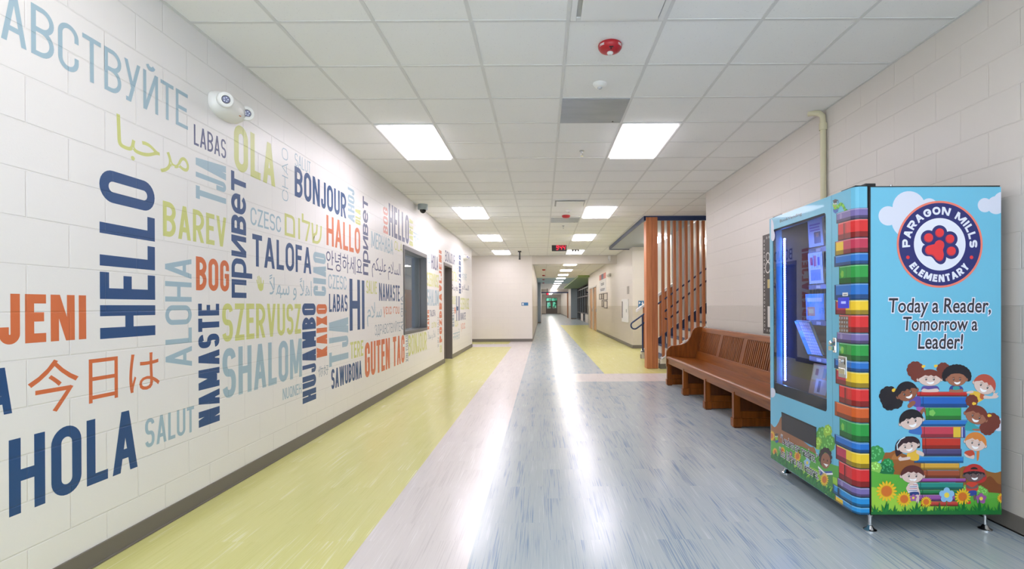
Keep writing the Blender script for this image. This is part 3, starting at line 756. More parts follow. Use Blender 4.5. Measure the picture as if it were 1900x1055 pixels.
# ------------------------------------------------------------------ digital clock
CY = 15.4
ca, cb = onY(1023.8, 453.6, CY), onY(1051.2, 465.4, CY)
t = thing('digital_clock', ((ca.x + cb.x) / 2, CY, ca.z), 'black digital clock with red numerals reading 9:44 hanging from the ceiling', 'clock')
b = MB(); b.box(ca.x, cb.x, CY, CY + .07, cb.z, ca.z, black_m); b.build('case', t, bevel=.006)
b = MB(); b.box((ca.x + cb.x) / 2 - .04, (ca.x + cb.x) / 2 + .04, CY + .01, CY + .05, ca.z, ZC - .001, black_m); b.build('bracket', t)
led = M('red_digits', (90, 0, 0), .4, emit=(255, 30, 60), strength=2.2)
b = MB(); cw, chh = cb.x - ca.x, ca.z - cb.z
SEG = {'9': 'abcdfg', '4': 'bcfg'}
def seg(ch, x, z, w, h):
    q = h * .13; sl = .12
    def bar(x0, z0, x1, z1, vert):
        if vert: pts = [(x0 - q / 2, z0), (x0 + q / 2, z0), (x1 + q / 2, z1), (x1 - q / 2, z1)]
        else: pts = [(x0, z0 - q / 2), (x1, z0 - q / 2), (x1, z0 + q / 2), (x0, z0 + q / 2)]
        b.poly([(x + u + (v) * sl, CY - .002, z + v) for u, v in pts], led)
    for s_ in SEG[ch]:
        if s_ == 'a': bar(0, h, w, h, 0)
        if s_ == 'g': bar(0, h / 2, w, h / 2, 0)
        if s_ == 'd': bar(0, 0, w, 0, 0)
        if s_ == 'b': bar(w, h / 2, w, h, 1)
        if s_ == 'c': bar(w, 0, w, h / 2, 1)
        if s_ == 'f': bar(0, h / 2, 0, h, 1)
zb = cb.z + chh * .22; hh = chh * .62
seg('9', ca.x + cw * .30, zb, cw * .12, hh); seg('4', ca.x + cw * .54, zb, cw * .12, hh); seg('4', ca.x + cw * .76, zb, cw * .12, hh)
for z in (.25, .65): b.box(ca.x + cw * .475, ca.x + cw * .495, CY - .002, CY - .001, zb + hh * z, zb + hh * (z + .12), led)
b.build('numerals', t, fix=False)
t = thing('digital_clock', (.55, 52.0, ZH), 'tiny red lit digital clock far down the corridor by the navy beam', 'clock')
b = MB(); b.box(.33, .62, 52, 52.05, 2.34, 2.56, black_m); b.build('case', t)
b = MB(); b.box(.40, .60, 51.99, 52, 2.38, 2.52, led); b.build('numerals', t)
b = MB(); b.box(.45, .5, 52, 52.04, 2.56, ZH - .001, black_m); b.build('bracket', t)
# ------------------------------------------------------------------ emergency lights on the mural wall
def emergency(c, s, label, det=True):
    """housing hugging the wall at c (its centre on the wall), length along +Y"""
    t = thing('emergency_light', c, label, 'emergency light', 'white twin-lamp emergency lights')
    x, y, z = c
    b = MB(); n = 28; L, Hh = .165 * s, .085 * s
    prof = [(1.0, 0), (1.02, .02), (1.0, .03), (.86, .075), (.6, .105), (.3, .118), (0, .12)]
    i0 = len(b.v); mi = b.mi(whiteplastic)
    for sc_, d in prof:
        for q in range(n):
            a = 2 * PI * q / n; ca_, sa_ = math.cos(a), math.sin(a)
            u = L * sc_ * (abs(ca_) ** .75) * (1 if ca_ > 0 else -1); v = Hh * sc_ * (abs(sa_) ** .75) * (1 if sa_ > 0 else -1)
            b.v.append((x + d * s, y + u, z + v))
    for k in range(len(prof) - 1):
        for q in range(n):
            b.f.append((i0 + k * n + q, i0 + k * n + (q + 1) % n, i0 + (k + 1) * n + (q + 1) % n, i0 + (k + 1) * n + q)); b.m.append(mi)
    b.build('housing', t, smooth=True)
    for sg, nm in ((-1, 'lamp'), (1, 'lamp')):
        cy = y + sg * .125 * s; ax = Vector((.62, -.72, -.22)).normalized(); o = Vector((x + .085 * s, cy, z + .005 * s))
        u = ax.orthogonal().normalized(); w = ax.cross(u)
        b = MB(); i0 = 0; mi = b.mi(whiteplastic); n2 = 22
        pr = [(.03, -.03), (.046, -.01), (.05, .02), (.05, .045), (.044, .052), (.026, .054)]
        for r_, h_ in pr:
            for q in range(n2):
                a = 2 * PI * q / n2; b.v.append(tuple(o + ax * h_ * s + (u * math.cos(a) + w * math.sin(a)) * r_ * s))
        for k in range(len(pr) - 1):
            for q in range(n2): b.f.append((k * n2 + q, k * n2 + (q + 1) % n2, (k + 1) * n2 + (q + 1) % n2, (k + 1) * n2 + q)); b.m.append(mi)
        lp = b.build(nm, t, smooth=True)
        b = MB(); b.poly([o + ax * .0545 * s + (u * math.cos(2 * PI * q / 16) + w * math.sin(2 * PI * q / 16)) * .022 * s for q in range(16)], M('lamp_reflector', (122, 124, 158), .35))
        if det:
            for q in range(5):
                cc = o + ax * .056 * s + (u * math.cos(2 * PI * q / 5) + w * math.sin(2 * PI * q / 5)) * .012 * s
                b.poly([cc + (u * math.cos(2 * PI * j / 8) + w * math.sin(2 * PI * j / 8)) * .0045 * s for j in range(8)], M('lamp_dot', (226, 232, 245), .2))
        b.build('lens', lp, fix=False)
    if det:
        b = MB(); b.box(x + .095 * s, x + .107 * s, y + .01, y + .03, z - .052 * s, z - .046 * s, M('indicator_orange', (226, 140, 70), .4)); b.build('indicator', t)
pe = onX(414, 200, XL)
emergency((XL + .0005, pe.y, pe.z), 1.0, 'white twin-lamp emergency light on the lettered wall, nearest the camera')
pe = onX(861, 477, XL)
emergency((XL + .0005, pe.y, pe.z), 1.0, 'small white twin-lamp emergency light high at the far end of the lettered wall', False)
# ------------------------------------------------------------------ painted greetings on the left wall (parts of the wall)
PAINT = {'n': ('navy', (34, 76, 126)), 'm': ('glare-paled navy', (76, 84, 122)), 'b': ('light blue', (160, 186, 198)), 'y': ('lime green', (205, 209, 128)),
         'o': ('orange', (212, 112, 66)), 'p': ('glare-paled orange', (222, 138, 116)), 'g': ('blue-grey', (150, 164, 176))}  # the paler navy and orange carry wall glare in their colour
PM = {k: block_wall('wall_paint_' + v[0].replace(' ', '_').replace('-', '_'), v[1], 'Y', 0.42, joint=1.0) for k, v in PAINT.items()}
XP = XL + 0.0003
class WallPaint(MB):
    '''flat paint: every stroke a hair further out than the one before, so that overlaps stay clean'''
    def poly(s, pts, mat):
        d = 5e-6 * len(s.f)
        return MB.poly(s, [(p[0] + (d if s.lift is None else s.lift), p[1], p[2]) for p in pts], mat)
    lift = None
def mural(text, xl, xr, yt, yb, col, t=.15, vert=False, side='l', font=False, say=None):
    a, c = onX(xl, yt, XL), onX(xr, yt, XL)
    Y0, Y1 = a.y, c.y
    ref = a if side == 'l' else c; px = xl if side == 'l' else xr
    Z1, Z0 = ref.z, onX(px, yb, XL).z
    b = WallPaint(); wY, hZ = Y1 - Y0, Z1 - Z0
    if font:
        vs, fs = font_mesh(text); x0, x1, y0, y1 = bbox(vs)
        P = [(XP, Y0 + (u - x0) / (x1 - x0) * wY, Z0 + (v - y0) / (y1 - y0) * hZ) for u, v in vs]
        for f, k_ in zip(fs, islands(len(vs), fs)):
            b.lift = k_ * 8e-6; b.poly([P[i] for i in f], PM[col])
    elif vert:
        for p in word_polys(text, hZ / wY, t): b.poly([(XP, Y1 - v * wY, Z0 + u * wY) for u, v in p], PM[col])
    else:
        for p in word_polys(text, wY / hZ, t): b.poly([(XP, Y0 + u * hZ, Z0 + v * hZ) for u, v in p], PM[col])
    o = b.build('painted_word', wall_left, fix=False)
    o['label'] = f'{PAINT[col][0]} {say or text} lettering'
    return o
h_ = mural
h_('ЗДРАВСТВУЙТЕ', -219, 348, 176, 241, 'b', .10, side='r', say='large Cyrillic ЗДРАВСТВУЙТЕ')
h_('\uFE8E\uFE92\uFEA3\uFEAE\uFEE3', 216, 350, 210, 290, 'y', font=True, say='Arabic marhaba')
h_('LABAS', 359.5, 419, 229.5, 267.5, 'm', .115)
h_('TJA', 363, 419, 284, 367, 'b', .17, True)
h_('OLA', 434, 510, 226, 313, 'y', .17)
h_('CHAO', 523, 534, 272, 370, 'b', .08, True, say='thin vertical')
h_('SALUT', 547, 576, 283, 307, 'b', .09, say='thin SALUT')
h_('BONJOUR', 546.5, 641.8, 307, 363, 'n', .17)
h_('CZESC', 464.7, 521, 383, 416, 'b', .12)
h_('םולש', 528, 597, 383, 436, 'y', font=True, say='Hebrew shalom')
h_('HALLO', 605.6, 667.8, 398, 454, 'o', .16)
h_('BAREV', 302, 419.5, 371.6, 437, 'y', .15)
h_('привет', 428.5, 456, 315, 552, 'n', .21, True, say='tall vertical привет')
h_('HELLO', 184, 286.5, 309, 629, 'n', .15, True, say='largest vertical HELLO')
h_('ALOHA', 306, 355, 474, 687, 'b', .13, True)
h_('BOG', 363.4, 424.7, 475, 538, 'o', .17)
h_('NAMASTE', 367.5, 406.5, 563, 794, 'n', .19, True, say='vertical NAMASTE')
h_('UJENI', -72, 159.5, 547.7, 628.5, 'o', .19, side='r')
h_('ALOHA', -260, 22, 680, 766, 'n', .17, side='r', say='partly seen')
h_('今日は', 51, 296, 672, 775, 'o', font=True, say='Japanese greeting')
h_('HOLA', 16, 255, 817, 960, 'n', .155, say='large HOLA')
h_('SALUT', 269, 360, 778, 832, 'b', .13, say='low SALUT')
h_('TALOFA', 468, 577.3, 433, 493, 'n', .165)
h_('ًﻼﻬﺳ و ًﻼﻫا', 500, 578, 508, 556, 'b', font=True, say='Arabic ahlan wa sahlan')
h_('CIAO', 581, 604.5, 466, 548, 'b', .19, True)
h_('SZERVUSZ', 412, 558, 562.5, 634.6, 'y', .15)
h_('SHALOM', 412.5, 559.8, 647, 741, 'b', .155)
h_('HUJAMBO', 560.5, 585.6, 562.5, 750, 'n', .2, True)
h_('KAIXO', 587, 606.6, 564, 664, 'o', .19, True)
h_('NUQNEH', 524.5, 559.2, 721, 742, 'b', .13)
h_('你好', 590.5, 609.5, 680, 700, 'g', font=True, say='Chinese greeting')
h_('안녕하세요', 605, 671.6, 462, 500, 'm', font=True, say='Korean greeting')
h_('CZESC', 609.2, 642.6, 508, 534.8, 'b', .12, say='small CZESC')
h_('LABAS', 610.4, 644.5, 544.7, 578.5, 'n', .15, say='dark LABAS')
h_('HI', 648.3, 676, 516.5, 613.5, 'n', .155, say='tall HI')
h_('SALVE', 679.6, 699, 519.5, 544, 'y', .13)
h_('NAMASTE', 703.2, 741.5, 524.5, 557.6, 'n', .15)
h_('ﻢﻜﻴﻠﻋ ﻡﻼﺴﻟا', 690, 743, 474, 514, 'm', font=True, say='Arabic assalamu alaikum')
h_('ﻡﻼﺳ', 681, 708, 560, 606, 'b', font=True, say='Arabic salam')
h_('γεια σου', 711, 741, 568.4, 588.5, 'o', font=True, say='Greek γεια σου')
h_('ЗДРАВСТВУЙТЕ', 695.6, 743, 602.5, 622, 'g', .10, say='thin ЗДРАВСТВУЙТЕ')
h_('ALOHA', 743.4, 747.6, 548, 613, 'g', .13, True, say='narrow vertical ALOHA')
h_('TERE', 650, 674, 634.8, 666, 'y', .16)
h_('GUTEN TAG', 676.8, 750.4, 635.8, 701.5, 'o', .165)
h_('SAWUBONA', 614.6, 671, 685, 722.5, 'n', .16)
h_('TJA', 610.3, 646, 590, 681, 'b', .17, True, say='lower vertical TJA')
h_('XIN CHAO', 752.6, 757.4, 622.5, 672, 'g', .10, True, say='thin vertical XIN CHAO')
h_('BONJOUR', 757.8, 791.6, 622, 660.6, 'y', .15, say='lime BONJOUR')
h_('AHOJ', 645.3, 657.3, 346, 408, 'b', .15, True)
h_('OLA', 659.2, 668.8, 385, 414, 'y', .16, True, say='small vertical OLA')
h_('привет', 673, 682.5, 363, 509, 'm', .2, True, say='second vertical привет')
h_('MERHABA', 689, 729, 428, 458.7, 'b', .13)
h_('BOG', 711, 719.6, 382, 431, 'p', .17, True, say='vertical BOG')
h_('HELLO', 721.2, 758.2, 376, 436, 'm', .16, say='HELLO above the window')
h_('BAREV', 759.3, 766, 404, 454, 'y', .16, True, say='vertical BAREV')
h_('नमसते', 767, 791, 423, 446, 'b', font=True, say='faint Devanagari greeting')
h_('OLA', 732, 746.5, 446, 463, 'y', .14, say='faint OLA')
h_('HEJ', 792.6, 798.6, 470, 487, 'b', .14, say='HEJ')
h_('HOLA', 800.2, 812.4, 471, 498, 'm', .16, say='small HOLA')
h_('POZDRAVLJENI', 814.4, 819.2, 463, 636, 'o', .24, True, say='vertical POZDRAVLJENI')
h_('SZERVUSZ', 792.3, 813.6, 504, 530, 'y', .15, say='small SZERVUSZ')
h_('SHALOM', 792.6, 813.8, 535.5, 567, 'b', .155, say='small SHALOM')
h_('KAIXO', 793, 796.2, 575, 611, 'o', .19, True, say='small vertical KAIXO')
h_('TALOFA', 797.2, 807.7, 575, 587, 'm', .16, say='small TALOFA')
h_('םולש', 801, 810, 596, 608, 'y', font=True, say='small Hebrew')
h_('XIN CHAO', 811.7, 813.9, 588, 645, 'g', .12, True, say='small vertical XIN CHAO')
h_('ًﻼﻬﺳ و ًﻼﻫا', 794, 808, 614, 633, 'g', font=True, say='small Arabic')
h_('TERE', 816, 819.6, 641, 654, 'y', .16, say='small TERE')
h_('BONJOUR', 826, 844, 463.5, 484, 'm', .15, say='BONJOUR above the doorway')
h_('שלום'[::-1], 838, 848, 497, 520, 'y', font=True, say='Hebrew beside the doorway')
h_('KAIXO', 849, 850.4, 473, 523, 'o', .16, True, say='thin vertical')
h_('HUJAMBO', 851.2, 854.8, 472, 544, 'n', .2, True, say='small vertical HUJAMBO')
h_('你好', 857, 866, 504, 518, 'b', font=True, say='faint Chinese')
h_('Բարեւ', 838.5, 850, 527, 541, 'm', font=True, say='Armenian greeting')
h_('ﻡﻼﺴﻟا', 857, 870, 526, 542, 'm', font=True, say='small Arabic assalam')
h_('HI', 846.3, 853, 548.6, 595.6, 'n', .16, say='small HI')
h_('SALVE', 838.6, 845.4, 548.8, 564, 'y', .14, say='small SALVE')
h_('SZERVUSZ', 854.3, 870, 552, 574, 'y', .15, say='tiny SZERVUSZ')
h_('KAIXO', 843, 845.8, 570, 581, 'o', .18, True, say='tiny KAIXO')
h_('NAMASTE', 839.2, 842.6, 569, 606, 'g', .17, True, say='small vertical NAMASTE')
h_('NAMASTE', 854.4, 864, 580, 594, 'm', .15, say='tiny NAMASTE')
h_('OLA', 844, 850, 594, 606, 'y', .15, say='tiny OLA')
h_('γεια', 855, 863, 600, 615, 'p', font=True, say='tiny Greek')
h_('नमसते', 840.5, 853, 612, 633, 'b', font=True, say='small Devanagari')
# waving hand
b = WallPaint(); a = onX(475.9, 512, XL); c = onX(489.5, 540, XL); w_, z_ = c.y - a.y, a.z - c.z
def hp(u, v): return (XP, a.y + u * w_, c.z + v * z_ * 1.05)
b.poly([hp(*q) for q in ((.12, .42), (.2, .2), (.42, .02), (.68, .0), (.9, .12), (.95, .35), (.9, .52), (.5, .5))], PM['y'])
for (u0, v0, u1, v1) in ((.2, .42, .02, .72), (.36, .44, .14, .95), (.52, .46, .34, 1.0), (.68, .48, .56, .9), (.9, .4, .96, .74)):
    for q in ribbon([(u0, v0), (u1, v1)], .11): b.poly([hp(*k) for k in q], PM['y'])
o = b.build('painted_hand', wall_left, fix=False); o['label'] = 'lime green painted waving hand'
# ------------------------------------------------------------------ wall things
sign_blue = M('sign_blue', (52, 112, 160), .4); sign_white = M('sign_white', (238, 240, 240), .45)
ys_ = YE - .008
pa, pb = onY(967.6, 561, YE), onY(980, 566.6, YE)
t = thing('room_sign', ((pa.x + pb.x) / 2, YE, pa.z), 'small blue and white sign on the wall left of the far corridor', 'sign')
b = MB(); b.box(pa.x, pb.x, ys_, YE - .001, pb.z, pa.z, sign_blue); b.build('plate', t, bevel=.003)
b = MB(); b.box(pa.x + .02, pa.x + .08, ys_ - .002, ys_, pb.z + .02, pa.z - .02, sign_white); b.build('pictogram', t)
pa, pb = onY(1184.2, 557.6, 15.35), onY(1194.8, 571.5, 15.35)
t = thing('stair_sign', ((pa.x + pb.x) / 2, 15.35, pa.z), 'small blue sign with white arrows on the pale wall behind the handrail', 'sign')
b = MB(); b.box(pa.x, pb.x, 15.342, 15.349, pb.z, pa.z, sign_blue); b.build('plate', t, bevel=.002)
b = MB(); mw, mh = pb.x - pa.x, pa.z - pb.z
def sp_(u, v): return (pa.x + u * mw, 15.340, pb.z + v * mh)
for q in (((.12, .9), (.42, .72), (.12, .5)), ((.55, .55), (.72, .92), (.9, .55)), ((.66, .45), (.78, .45), (.78, .6), (.66, .6))): b.poly([sp_(*k) for k in q], sign_white)
for z in (.28, .18, .08): b.poly([sp_(.15, z), sp_(.85, z), sp_(.85, z + .05), sp_(.15, z + .05)], sign_white)
b.build('pictogram', t, fix=False)
# fire extinguisher cabinet on the far right wall
t = thing('extinguisher_cabinet', (2.65, 16.6, 0.75), 'white wall cabinet with narrow dark window on the far right wall', 'wall cabinet')
b = MB(); b.box(2.60, 2.649, 16.05, 17.15, .74, 1.47, white_m); b.build('body', t, bevel=.008)
b = MB(); b.box(2.596, 2.602, 16.95, 17.08, .86, 1.40, M('dark_strip_glass', (44, 44, 48), .2)); b.build('window', t)
b = MB(); b.box(2.585, 2.60, 16.14, 16.18, 1.05, 1.15, steel); b.build('latch', t)
t = thing('room_number_plate', (2.65, 15.75, 1.75), 'tiny dark hanging tag on the wall above the white wall cabinet', 'wall tag')
b = MB(); b.box(2.640, 2.649, 15.95, 16.3, 1.62, 1.86, M('tag_grey', (168, 162, 154), .5)); b.build('plate', t)
# banner
def on2(px, py): return onX(px, py, 2.65)
ba, bb = on2(1112.3, 512), on2(1124.3, 504)
t = thing('wall_banner', (2.65, ba.y, 1.9), 'tall white paper banner with a red and blue top on the far right wall', 'banner')
zt_, zb_ = 2.66, 1.86
b = MB(); b.box(2.643, 2.649, bb.y, ba.y, zb_, zt_, M('banner_paper', (226, 226, 230), .6)); b.build('sheet', t)
b = MB(); dl = (ba.y - bb.y) / 3
for k, cc in enumerate(((214, 130, 124), (112, 122, 146), (214, 130, 124))): b.box(2.641, 2.644, bb.y + dl * k, bb.y + dl * (k + 1), zt_ - .24, zt_ - .0, M('banner_head_%d' % (k % 2), cc, .6))
b.build('header_strip', t)
b = MB()
for z, wf in ((2.22, .5), (2.16, .45), (1.98, .7), (1.92, .6)): b.box(2.641, 2.643, bb.y + (ba.y - bb.y) * (1 - wf) / 2, ba.y - (ba.y - bb.y) * (1 - wf) / 2, z, z + .04, M('banner_ink', (120, 124, 138), .6))
b.build('printed_lines', t)
# picture frames
frame_dark = M('dark_picture_frame', (66, 58, 54), .4); mat_w = M('picture_mat', (205, 198, 188), .6)
fr_ = [(1112.4, 1116.6, 544.5, 555, 'leftmost in the upper row'), (1116.9, 1120.2, 544, 555, 'middle of the upper row'), (1120.6, 1127.4, 542.5, 556.5, 'largest, right of upper row'),
       (1116.6, 1119.6, 556.5, 569, 'narrow, at the left of the lower row'), (1121.2, 1127.2, 557.5, 571.5, 'at the right of the lower row')]
for xl, xr, yt, yb, lb in fr_:
    a, c = on2(xl, yt), on2(xr, yt); z1, z0 = on2(xr, yt).z, on2(xr, yb).z; y0, y1 = c.y, a.y
    t = thing('picture_frame', (2.65, (y0 + y1) / 2, z0), 'dark framed notice on the far right wall, ' + lb, 'picture frame', 'dark picture frames on the far right wall')
    b = MB(); q = .03
    for s_ in ((y0, y0 + q * 2, z0, z1), (y1 - q * 2, y1, z0, z1), (y0, y1, z0, z0 + q), (y0, y1, z1 - q, z1)): b.box(2.63, 2.649, *s_, frame_dark)
    b.build('frame', t)
    b = MB(); b.box(2.64, 2.648, y0 + q * 2, y1 - q * 2, z0 + q, z1 - q, mat_w); b.build('print', t)
emergency_far = onX(1127, 504, 2.65)
t = thing('emergency_light', (2.65, 20.3, 2.45), 'small beige emergency light beside the white paper banner', 'emergency light', 'white twin-lamp emergency lights')
b = MB(); b.box(2.57, 2.649, 20.15, 20.55, 2.38, 2.52, whiteplastic); b.build('housing', t, bevel=.03)
for y in (20.2, 20.5):
    b = MB(); b.lathe((2.56, y - .05, 2.45), [(.05, 0), (.05, -.05), (.02, -.055)], whiteplastic, axis='Y', n=12); b.build('lamp', t)
# conduit on the right wall
yc_ = onX(1533, 280, XR).y
t = thing('conduit_pipe', (XR - .02, yc_, 0), 'beige painted conduit pipe running down the right wall above the vending machine', 'conduit')
cm = M('conduit_beige', (208, 200, 168), .4)
b = MB(); b.tube([(XR - .028, yc_, .12), (XR - .028, yc_, 2.94), (XR - .032, yc_, 3.0), (XR - .05, yc_ + .02, 3.03), (XR - .09, yc_ + .05, 3.045), (XR - .12, yc_ + .08, 3.052)], .026, cm, 14); b.build('pipe', t, smooth=True)
b = MB(); b.lathe((XR - .028, yc_, 2.87), [(.026, 0), (.034, .0), (.034, .06), (.026, .06)], cm, n=16); b.build('coupling', t, smooth=True)
b = MB(); b.box(XR - .012, XR - .001, yc_ - .05, yc_ + .05, 1.6, 1.64, cm); b.build('strap', t)
# dark poster behind the vending machine
py1 = onX(1416.5, 530, XR).y; pz1, pz0 = 2.085, .93
py0 = 5.35
t = thing('wall_poster', (XR, py1, pz0), 'dark brown poster with a white scalloped border on the right wall behind the vending machine', 'poster')
dkp = M('poster_dark_brown', (70, 64, 62), .5); pw = M('poster_white', (214, 210, 205), .6)
b = MB(); b.box(XR - .006, XR - .001, py0, py1, pz0, pz1, dkp); b.build('sheet', t)
b = MB()
def ring_(y, z, r, r2, n=12):
    for q in range(n):
        a0, a1 = 2 * PI * q / n, 2 * PI * (q + 1) / n
        b.poly([(XR - .0075, y + r * math.cos(a0), z + r * math.sin(a0)), (XR - .0075, y + r * math.cos(a1), z + r * math.sin(a1)), (XR - .0075, y + r2 * math.cos(a1), z + r2 * math.sin(a1)), (XR - .0075, y + r2 * math.cos(a0), z + r2 * math.sin(a0))], pw)
z = pz0 + .05; k = 0
while z < pz1 - .03:
    for y in (py1 - .045, py0 + .045): ring_(y, z, .016 if k % 2 else .010, .010 if k % 2 else 0, 10)
    z += .045; k += 1
y = py0 + .1
while y < py1 - .08:
    for zz in (pz0 + .04, pz1 - .04): ring_(y, zz, .014, .008, 10)
    y += .06
b.build('scalloped_border', t, fix=False)['kind'] = 'stuff'
b = MB(); b.box(XR - .0085, XR - .0065, py0 + .16, py1 - .13, pz0 + .08, pz0 + .32, pw); b.box(XR - .0085, XR - .0065, py0 + .16, py1 - .13, 1.46, 1.56, M('poster_gold', (196, 178, 120), .6)); b.build('note_card', t)
b = MB(); ring_(py1 - .14, 1.70, .07, .055); ring_(py1 - .14, 1.82, .055, .042)
b.build('drawn_scroll', t, fix=False)
# ------------------------------------------------------------------ stair column, slats, stairs
cedar = wood('red_cedar', (198, 128, 84), (174, 104, 64), (26, 26, 1.4), .42, amt=.8, spec=.3)
cedar2 = wood('red_cedar_side', (190, 120, 80), (166, 98, 62), (26, 26, 1.4), .42, amt=.8, spec=.3)
t = thing('wood_column', (2.19, 10.52, 0), 'square reddish wood clad column standing at the foot of the stairs', 'column')
b = MB(); b.box(2.075, 2.188, 10.41, 10.44, .004, ZC - .03, cedar); b.build('cladding_board', t, bevel=.003)
b = MB(); b.box(2.191, 2.305, 10.41, 10.44, .004, ZC - .03, cedar2); b.build('cladding_board', t, bevel=.003)
b = MB(); b.box(2.075, 2.305, 10.44, 10.64, .004, 2.96, cedar); b.build('core', t, bevel=.003)
RUN, RISE, SX0 = .25, .18, 2.42
sw = M('stair_cream_paint', (222, 214, 200), .5); navyr = M('navy_rubber_tread', (46, 60, 92), .5)
t = thing('staircase', (2.4, 11.4, 0), 'cream staircase with navy treads rising to the right behind the wooden slats', 'staircase')
stairs = t
b = MB(); NS = 13
for i in range(NS): b.box(SX0 + RUN * i, SX0 + RUN * (i + 1) + (RUN if i == NS - 1 else .0), 10.54, 12.40, 0, RISE * (i + 1) - .012, sw)
b.build('steps', t)
for i in range(NS):
    b = MB(); b.box(SX0 + RUN * i - .03, SX0 + RUN * (i + 1) + .005, 10.56, 12.38, RISE * (i + 1) - .012, RISE * (i + 1), navyr); b.build('tread', t, bevel=.003)
def zs(x): return .22 + (x - SX0) * RISE / RUN       # curb top line
def curb(y0, y1):
    b = MB(); xe = SX0 + RUN * NS
    b.prism([(2.345, y0, 0), (xe, y0, 0), (xe, y0, zs(xe)), (SX0 - .03, y0, zs(SX0 - .03)), (2.345, y0, .17)], (0, y1 - y0, 0), sw); return b
curb(10.40, 10.54).build('near_curb', t, bevel=.004); curb(12.40, 12.52).build('far_curb', t, bevel=.004)
b = MB(); b.box(2.337, 2.345, 10.39, 10.545, 0, .10, base_m); b.box(2.345, 3.6, 10.392, 10.40, 0, .10, base_m); b.box(2.337, 2.345, 12.395, 12.525, 0, .10, base_m); b.build('rubber_base', t)
b = MB(); q = [(SX0 - .05, 0, zs(SX0 - .05)), (SX0 + RUN * NS, 0, zs(SX0 + RUN * NS))]
for y0, y1 in ((10.385, 10.555), (12.385, 12.535)):
    b.prism([(q[0][0], y0, q[0][2]), (q[1][0], y0, q[1][2]), (q[1][0], y0, q[1][2] + .025), (q[0][0], y0, q[0][2] + .025)], (0, y1 - y0, 0), white_m)
b.build('curb_cap', t, bevel=.003)
b = MB()
for i in range(NS): b.prism([(SX0 + RUN * i, 12.37, RISE * i), (SX0 + RUN * (i + 1), 12.37, RISE * i), (SX0 + RUN * (i + 1), 12.37, RISE * (i + 1) + .26), (SX0 + RUN * i, 12.37, RISE * (i + 1) + .08)], (0, .025, 0), navyr)
b.build('skirt', t)
# slat screen on the near curb
t = thing('slat_screen', (2.5, 10.47, 0), 'row of vertical wooden slats between the column and the near right wall', 'slat screen')
for i in range(11):
    x = 2.395 + .1165 * i; b = MB(); z0 = zs(x) + .02
    b.prism([(x, 10.43, zs(x) + .027), (x + .05, 10.43, zs(x + .05) + .027), (x + .05, 10.43, 2.962), (x, 10.43, 2.962)], (0, .085, 0), cedar if i % 2 else cedar2)
    b.build('slat', t, bevel=.003)
# far guard: sloping white cap on wooden slats
t = thing('stair_guard', (2.5, 12.46, 0), 'sloping white capped stair guard with wooden slats behind the column', 'stair guard')
def zg(x): return 1.13 + (x - 2.28) * RISE / RUN
b = MB(); b.prism([(2.24, 12.40, zg(2.24)), (3.12, 12.40, zg(3.12)), (3.12, 12.40, zg(3.12) + .07), (2.24, 12.40, zg(2.24) + .07)], (0, .13, 0), white_m); b.build('cap_rail', t, bevel=.006)
for i in range(6):
    x = 2.40 + .13 * i; b = MB()
    b.prism([(x, 12.44, zs(x) + .027), (x + .045, 12.44, zs(x + .045) + .027), (x + .045, 12.44, zg(x + .045)), (x, 12.44, zg(x))], (0, .05, 0), cedar); b.build('slat', t)
# handrails
def loop_rail(y, x0, x1, pairs):
    sl = RISE / RUN
    def zt1(x): return 1.10 + (x - 2.42) * sl - .02
    up = [(x, y, zt1(x)) for x in (x1, (x0 + x1) / 2, x0)]
    n = 8; r = .085; d = Vector((1, 0, sl)).normalized(); nn = Vector((-sl, 0, 1)).normalized()
    o = Vector((x0, y, zt1(x0))) - nn * r
    bend = [tuple(o + nn * r * math.cos(PI * k / n) - d * r * math.sin(PI * k / n)) for k in range(1, n)]
    lo0 = o - nn * r; lo = [tuple(lo0 + d * s_) for s_ in (0, .1, pairs)]
    b = MB(); b.tube(up + bend + lo, .019, navy_m, 10); o = b.build('handrail', stairs, smooth=True); o['label'] = 'navy metal handrail'
    return o, zt1
t, zr = loop_rail(12.32, 2.12, 5.4, .42)
b = MB(); xp = 2.36; b.tube([(xp, 12.32, .20), (xp, 12.32, zr(xp) - .01)], .019, navy_m, 10); b.build('post', t, smooth=True)
b = MB(); b.lathe((xp, 12.32, .168), [(.045, 0), (.045, .012), (.022, .02), (0, .02)], navy_m, n=14); b.build('post_foot', t)
b = MB()
for x in (3.4, 4.4): b.tube([(x, 12.32, zr(x) - .02), (x, 12.33, zr(x) - .07), (x, 12.40, zr(x) - .1)], .009, navy_m, 8)
b.build('bracket', t, smooth=True)
t, zr = loop_rail(10.70, 2.50, 5.4, .30)
b = MB(); xp = 2.57; b.tube([(xp, 10.70, RISE), (xp, 10.70, zr(xp) - .01)], .019, navy_m, 10); b.build('post', t, smooth=True)
